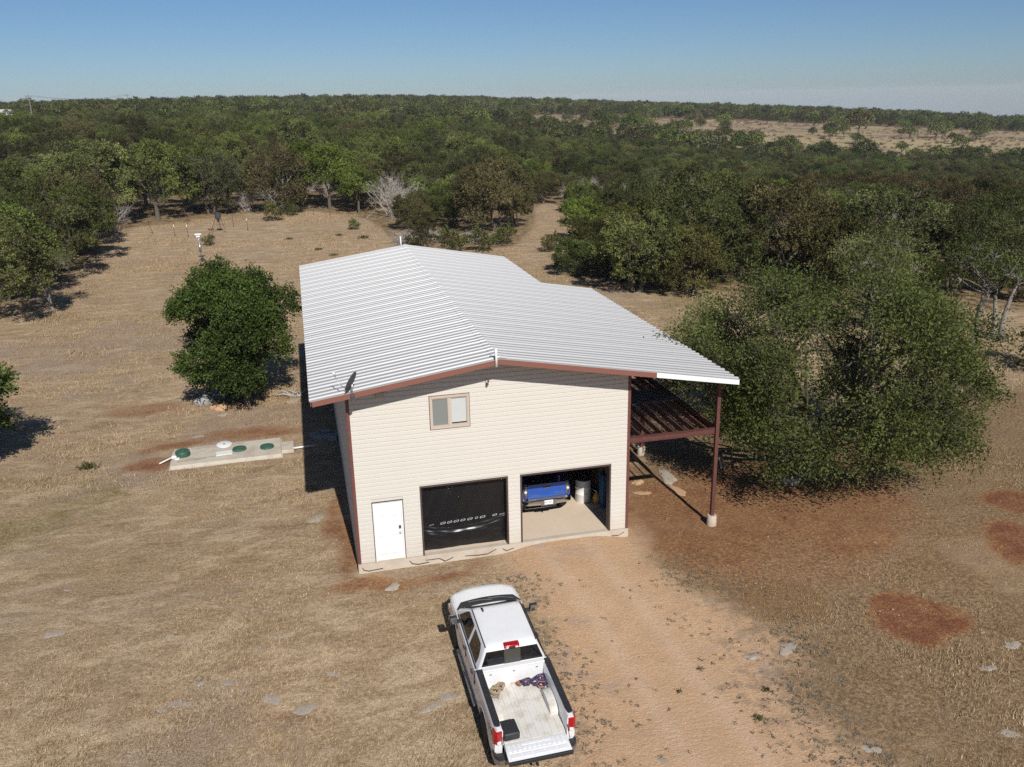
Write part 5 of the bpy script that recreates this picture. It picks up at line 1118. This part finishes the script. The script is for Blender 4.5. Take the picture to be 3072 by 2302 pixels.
for k in np.nonzero(ok & ~hole)[0]:
    x, y, w = cx_[k], cy_[k], cw_[k]; q = cu_[k] / w; r = rng.random()
    if r < .035: kind, rad = 'elm', rng.uniform(1.6, 3.2)
    elif r < .12: kind, rad = 'bare', rng.uniform(1.6, 2.6)
    elif zone[k] + rng.uniform(-.14, .14) > .47: kind, rad = 'oak', (rng.uniform(2.6, 5.4) if q < 0 else rng.uniform(2.0, 4.0))
    else: kind, rad = 'jun', (rng.uniform(1.6, 3.3) if q < 0 else rng.uniform(1.3, 2.8))
    if not free(x, y, rad): continue
    cells.setdefault((int(x // 8), int(y // 8)), []).append((x, y, rad)); wood.append((w, x, y, kind, rad, q, tone[k]))
wood.sort()
far_pts = {'far_oak': [], 'far_jun': [], 'jun0': [], 'oak0': []}
cnt = dict(oak=0, jun=0, elm=0, bare=0)
for w, x, y, k, rad, q, tn in wood:
    s = {'oak': rad / 4.6, 'jun': rad / 2.75, 'elm': rad / 3.6, 'bare': rad / 2.2}[k]; a = rng.uniform(0, 6.28)
    if cnt[k] >= {'oak': 280, 'jun': 290, 'elm': 40, 'bare': 110}[k]:
        far_pts['oak0' if k in ('oak', 'elm') else 'jun0'].append((x, y, s if k != 'bare' else .6)); continue
    cnt[k] += 1
    if k == 'oak': plant(PR['oak%d' % rng.integers(0, 3)], 'oak_tree', x, y, s, a, 'olive-green oak in the dense woods behind the clearing', 'tree', OAKG, rng.uniform(.72, 1.08) * (1.0 if s > .7 else 1.1), rng.uniform(.78, 1.28))
    elif k == 'jun':
        kk = 'rust' if (tn > .63 or rng.random() < .08) else 'jun%d' % rng.integers(0, 2)
        plant(PR[kk], 'juniper_tree', x, y, s, a, 'dark juniper in the dense woods behind the clearing' if kk != 'rust' else 'brownish juniper in the dense woods behind the clearing', 'tree', JUNG if kk != 'rust' else 'browned junipers of the woods', rng.uniform(.7, 1.3), rng.uniform(.8, 1.25))
    elif k == 'elm': plant(PR['elm'], 'elm_tree', x, y, s, a, 'bright green elm standing out among the darker woods', 'tree', 'bright elms in the woods', .85)
    else: plant_bare(BARE[rng.integers(0, 2)], 'bare_shrub', x, y, s * 1.2, a, 'leafless grey shrub among the woods', BAREG, 1.25)
print('WOOD', cnt, len(wood))
def isect(w0, w1, sp, smul, q=.64):
    p = wood_points(w0, w1, sp, q); f = far_field(p[:, 0], p[:, 1]); p = p[~f]
    mv = fbm(p[:, 0], p[:, 1], 80, 93) + rng.uniform(-.15, .15, len(p))
    for (x, y), m_ in zip(p, mv): far_pts['far_oak' if m_ > .44 else 'far_jun'].append((x, y, smul * (.55 + .8 * rng.random() ** 1.6)))
isect(350, 620, 6.2, .95); isect(620, 1100, 9., 1.15); isect(1100, 2800, 16., 1.3)
# lone trees left standing in the far pasture (they also carry the far woods' leaf clumps)
src = {}
for x, y, s, lab, kk in [(284., 386., 1.75, 'big dark oak alone in the far pasture', 'far_oak'), (256., 384., .75, 'small round tree left of the big pasture oak', 'far_jun'), (266., 372., .8, 'small tree in front of the big pasture oak', 'far_oak'), (354., 411., 1.1, 'spreading oak in the far pasture', 'far_oak'), (322., 463., 1.15, 'upright oak at the back of the far pasture', 'far_oak'), (84., 384., 1.35, 'dark oak at the pasture edge behind the woods', 'far_oak'), (98., 400., 1.25, 'round dark oak in the middle pasture', 'far_oak'), (121., 400., 1.0, 'pair-crowned oak in the middle pasture', 'far_oak'), (200., 585., 1.3, 'lone oak with bare trunk in the middle pasture', 'far_oak'), (240., 550., 1.1, 'oak standing near the pasture treeline', 'far_oak'), (168., 408., 1.15, 'round green oak between the pasture and the woods', 'far_oak'), (178., 418., 1.2, 'twin-topped oak beside the round green oak', 'far_oak'), (372., 398., 1.0, 'last oak along the far pasture', 'far_oak')]:
    e = plant(PR[kk], 'oak_tree' if kk == 'far_oak' else 'juniper_tree', x, y, s, x, lab); src.setdefault(kk, e)
def crown_of(e): return [c for c in e.children if c.name.startswith('crown')][0]
bp0 = plant_bare(BRUSH, 'brush_pile', 292., 376., 1.6, 1., 'heap of cut reddish brush in the far pasture'); 
def scatter(name, pts, source, label, cat):
    pts = np.array(pts); z = H(pts[:, 0], pts[:, 1]) - .15
    z = z + S(60, 200, np.hypot(pts[:, 0], pts[:, 1])) * ((fbm(pts[:, 0], pts[:, 1], 60, 15) - .5) * 1.6 + S(300, 900, np.hypot(pts[:, 0], pts[:, 1])) * (fbm(pts[:, 0], pts[:, 1], 260, 35) - .5) * 9)
    me = bpy.data.meshes.new(name); me.vertices.add(len(pts)); me.vertices.foreach_set('co', np.stack([pts[:, 0], pts[:, 1], z], 1).astype(np.float32).ravel())
    r = np.random.default_rng(len(pts))
    for n, v in (('scl', pts[:, 2]), ('rot', r.uniform(0, 6.28, len(pts)))):
        a = me.attributes.new(n, 'FLOAT', 'POINT'); a.data.foreach_set('value', v.astype(np.float32))
    o = link(name, me); prop(o, label, cat, kind='stuff')
    ng = bpy.data.node_groups.new(name, 'GeometryNodeTree')
    ng.interface.new_socket('Geometry', in_out='INPUT', socket_type='NodeSocketGeometry'); ng.interface.new_socket('Geometry', in_out='OUTPUT', socket_type='NodeSocketGeometry')
    N = ng.nodes; Lk = ng.links; gi = N.new('NodeGroupInput'); go = N.new('NodeGroupOutput')
    oi = N.new('GeometryNodeObjectInfo'); oi.transform_space = 'ORIGINAL'; oi.inputs['Object'].default_value = source; oi.inputs['As Instance'].default_value = True
    ip = N.new('GeometryNodeInstanceOnPoints')
    s = N.new('GeometryNodeInputNamedAttribute'); s.data_type = 'FLOAT'; s.inputs[0].default_value = 'scl'; q = N.new('GeometryNodeInputNamedAttribute'); q.data_type = 'FLOAT'; q.inputs[0].default_value = 'rot'
    cx = N.new('ShaderNodeCombineXYZ'); Lk.new(q.outputs[0], cx.inputs[2])
    Lk.new(gi.outputs[0], ip.inputs['Points']); Lk.new(oi.outputs['Geometry'], ip.inputs['Instance']); Lk.new(cx.outputs[0], ip.inputs['Rotation']); Lk.new(s.outputs[0], ip.inputs['Scale']); Lk.new(ip.outputs[0], go.inputs[0])
    md = o.modifiers.new('scatter', 'NODES'); md.node_group = ng; return o
oakT = [o for o in bpy.data.objects if o.name.startswith('oak_tree') and o.get('group') == OAKG]; junT = [o for o in bpy.data.objects if o.name.startswith('juniper_tree') and o.get('group') == JUNG]
scatter('woodland', far_pts['far_oak'], crown_of(src['far_oak']), 'far woodland of oaks running to the horizon', 'woodland')
scatter('woodland', far_pts['far_jun'], crown_of(src['far_jun']), 'far woodland of dark junipers running to the horizon', 'woodland')
if far_pts['oak0']: scatter('woodland', far_pts['oak0'], crown_of(oakT[0]), 'oak canopy of the middle-distance woods', 'woodland')
if far_pts['jun0']: scatter('woodland', far_pts['jun0'], crown_of(junT[0]), 'juniper canopy of the middle-distance woods', 'woodland')
bq = wood_points(330, 700, 7.); bq = bq[far_field(bq[:, 0], bq[:, 1])]; bq = bq[fbm(bq[:, 0], bq[:, 1], 45, 17) > .40]
_fr = np.random.default_rng(77); _k = 0
for _i in range(400):
    _w = _fr.uniform(385, 690); _q = _fr.uniform(-.06, .60); _x = CAM[0] + _q * _w * .9726 + _w * .2326; _y = CAM[1] - _q * _w * .2326 + _w * .9726
    if _k < 75 and far_field(np.array([_x]), np.array([_y]))[0] and _fr.random() < (.8 if _q < .26 else .28): _k += 1; plant(PR['far_oak'], 'oak_tree', _x, _y, _fr.uniform(.55, 1.25), _i, 'dark oak left standing in the cleared far pasture', 'tree', 'oaks standing in the far pasture')
scatter('cut_brush', [(x, y, rng.uniform(.7, 1.8)) for x, y in bq], bp0, 'rows of cut reddish brush across the far pasture', 'brush')
# low weeds and cactus in the grass
M['weed'] = leaf_mat('weed_leaves', [(.10, .11, .035)])
def weed(seed, R):
    r = np.random.default_rng(seed); n = 70; a = r.uniform(0, 6.28, n); d = np.stack([np.cos(a) * .8, np.sin(a) * .8, r.uniform(.2, 1., n)], 1); V, F, T = leaves(r, r.normal(size=(n, 3)) * np.array([R * .4, R * .4, .02]) + np.array([0, 0, .03]), unit(d), R * .5, R * .13); return np_mesh('weed', V, F, M['weed'], False, dict(tint=T))
WM = [weed(1, .3), weed(2, .22)]
for k, (x, y, s, lab, g) in enumerate([(-10.4, 11.84, 1.6, 'tall green weed left of the septic tank', None)] + [(x, y, s, 'small green weed tuft growing in the bare drive', 'weeds in the drive') for x, y, s in ((8.63, -6.87, .5), (7.7, -7.53, .4), (7.1, -9.49, .55), (9.3, -8.9, .6), (6.2, -8.4, .3), (10.0, -8.0, .55))] + [(x, y, s, 'pale green weed clump in the pasture behind the roof', 'weeds in the back pasture') for x, y, s in ((2.2, 62., 2.2), (0.8, 66., 1.8), (-4.6, 52., 1.6), (6., 72., 2.4), (-2., 74., 2.2), (3.5, 75., 1.8), (-7.5, 58., 1.2), (1.5, 44., 1.4), (14., 50., 1.), (16., 46., 1.))]):
    o = link('weed', WM[k % 2], None, (x, y, Hf(x, y) - .02), (0, 0, k)); o.scale = (s, s, s); prop(o, lab, 'weed', g)
# distant houses and power poles
M['farwhite'] = pm('far_white_wall', (.72, .70, .66), .7); M['farroof'] = pm('far_roof', (.50, .48, .46), .7)
for x, y, w, d, h, a, lab in [(445., 676., 11, 7, 3., .3, 'low white house beyond the far pasture trees'), (664., 832., 13, 8, 5., .5, 'white gabled house on the far right slope'), (700., 838., 7, 6, 3.5, .2, 'small pale house beside the white gabled house'), (-100., 540., 11, 6, 3., .2, 'pale house roof behind the power pole'), (-108., 366., 8, 5, 2., .1, 'white house half hidden by the left woods')]:
    z = Hf(x, y); t = thing('far_house', lab, 'house', (x, y, z), (0, 0, a)); up = 3.
    B(-w / 2, -d / 2, -1, w / 2, d / 2, h + up).build('wall', M['farwhite'], t); MB().prism([(-w / 2 - .5, h + up), (w / 2 + .5, h + up), (w / 2 - 2., h + up + 2.2), (-w / 2 + 2., h + up + 2.2)], -d / 2 - .5, d / 2 + .5).build('roof', M['farroof'], t)
    for k in range(3): B(-w * .35 + k * w * .28, -d / 2 - .06, h + up - 2.4, -w * .35 + k * w * .28 + 1.2, -d / 2 - .01, h + up - 1.).build('window', M['glass'], t)
PP = [(-76.5, 455., 13.), (-93., 345., 12.5)]
tops = []
for k, (x, y, h) in enumerate(PP):
    z = Hf(x, y); t = thing('power_pole', ['grey power pole beside the pale house roof', 'grey power pole near the white hidden house'][k], 'power pole', (x, y, z)); MB().tube([(0, 0, -.5), (0, 0, h)], [.2, .14], 8).build('pole', M['barkpale'], t); B(-1.3, -.08, h - .7, 1.3, .08, h - .5).build('cross_arm', M['barkpale'], t); tops.append(Vector((x, y, z + h - .45)))
pw_ = thing('power_line', 'thin power wires running between the grey poles', 'power line', tops[0])
for dx in (-1.2, 1.2):
    q = []
    for k in range(13):
        s_ = k / 12; p = tops[0].lerp(tops[1], s_) - tops[0]; q.append((p.x + dx, p.y, p.z - 1.6 * 4 * s_ * (1 - s_)))
    MB().tube(q, .03, 4).build('wire', M['metal'], pw_)

# loose stones and flat weeds strewn over the yard: too small and many to count
def strew():
    r = np.random.default_rng(15)
    n = 2600; x = r.uniform(-14, 24, n); y = r.uniform(-12, 26, n); ok = ~((x > -.2) & (x < 9.3) & (y > -.3) & (y < 21.5)) & ~((x > -7.3) & (x < -1.8) & (y > 10.4) & (y < 12.9)) & (r.random(n) < .25 + S(.45, .7, fbm(x, y, 3.5, 45)))
    x, y = x[ok], y[ok]; n = len(x); s = .012 + .035 * r.random(n) ** 3; z = H(x, y) + s * .25
    o = np.array([(1, 0, 0), (-1, 0, 0), (0, 1, 0), (0, -1, 0), (0, 0, .7), (0, 0, -.7)]); f = np.array([(0, 2, 4), (2, 1, 4), (1, 3, 4), (3, 0, 4), (2, 0, 5), (1, 2, 5), (3, 1, 5), (0, 3, 5)])
    a = r.uniform(0, 6.28, n); sx = r.uniform(.7, 1.5, (n, 1)); V = o[None] * s[:, None, None] * np.stack([np.ones(n), r.uniform(.5, 1., n), r.uniform(.5, 1., n)], 1)[:, None]; V = V * np.stack([sx[:, 0], np.ones(n), np.ones(n)], 1)[:, None] * r.uniform(.8, 1.2, (n, 6, 1))
    c, q = np.cos(a)[:, None], np.sin(a)[:, None]; X_ = V[..., 0] * c - V[..., 1] * q + x[:, None]; Y_ = V[..., 0] * q + V[..., 1] * c + y[:, None]; Z_ = V[..., 2] + z[:, None]
    prop(link('loose_stones', np_mesh('loose_stones', np.stack([X_, Y_, Z_], -1).reshape(-1, 3), (f[None] + 6 * np.arange(n)[:, None, None]).reshape(-1, 3), M['rock'])), 'small pale stones strewn over the bare yard', 'stones', kind='stuff')
    n = 5200; x = r.uniform(3.2, 15, n); y = r.uniform(-12, -1.5, n); g = poly_sd(x, y, DRIVE)
    d = np.exp(-((g + .5) / 1.3) ** 2) * S(.46, .60, fbm(x, y, 1.5, 71)) + .25 * S(.62, .72, fbm(x, y, 1.1, 73)); ok = r.random(n) < d * .7
    x, y = x[ok], y[ok]; n = len(x); k = 12; a = r.uniform(0, 6.28, (n, k)); R = r.uniform(.03, .085, (n, 1))
    P = np.stack([x[:, None] + r.normal(size=(n, k)) * R * .5, y[:, None] + r.normal(size=(n, k)) * R * .5, np.repeat(H(x, y)[:, None] + .012, k, 1)], -1).reshape(-1, 3); D = unit(np.stack([np.cos(a), np.sin(a), r.uniform(.15, .7, (n, k))], -1).reshape(-1, 3))
    V, F_, T = leaves(r, P, D, .055, .022); M['lowweed'] = leaf_mat('low_weed_leaves', [(.21, .18, .13)], .6, 1.4)
    prop(link('low_weeds', np_mesh('low_weeds', V, F_, M['lowweed'], False, dict(tint=T))), 'low grey-green weeds creeping along the drive edges', 'weeds', kind='stuff')
strew()
# ------------------------------------------------------------------ thin summer haze
hz = B(-3300, -700, -175, 4300, 5400, 34).build('haze', None); prop(hz, 'thin pale haze over the whole landscape', 'haze', kind='stuff')
hm = bpy.data.materials.new('haze'); hm.use_nodes = True; hn = hm.node_tree.nodes; hn.remove(hn['Principled BSDF'])
pv = hn.new('ShaderNodeVolumePrincipled'); pv.inputs['Color'].default_value = (.92, .96, 1., 1); pv.inputs['Density'].default_value = .00010; pv.inputs['Anisotropy'].default_value = -.1
hm.node_tree.links.new(pv.outputs[0], hn['Material Output'].inputs['Volume']); hz.data.materials.append(hm)
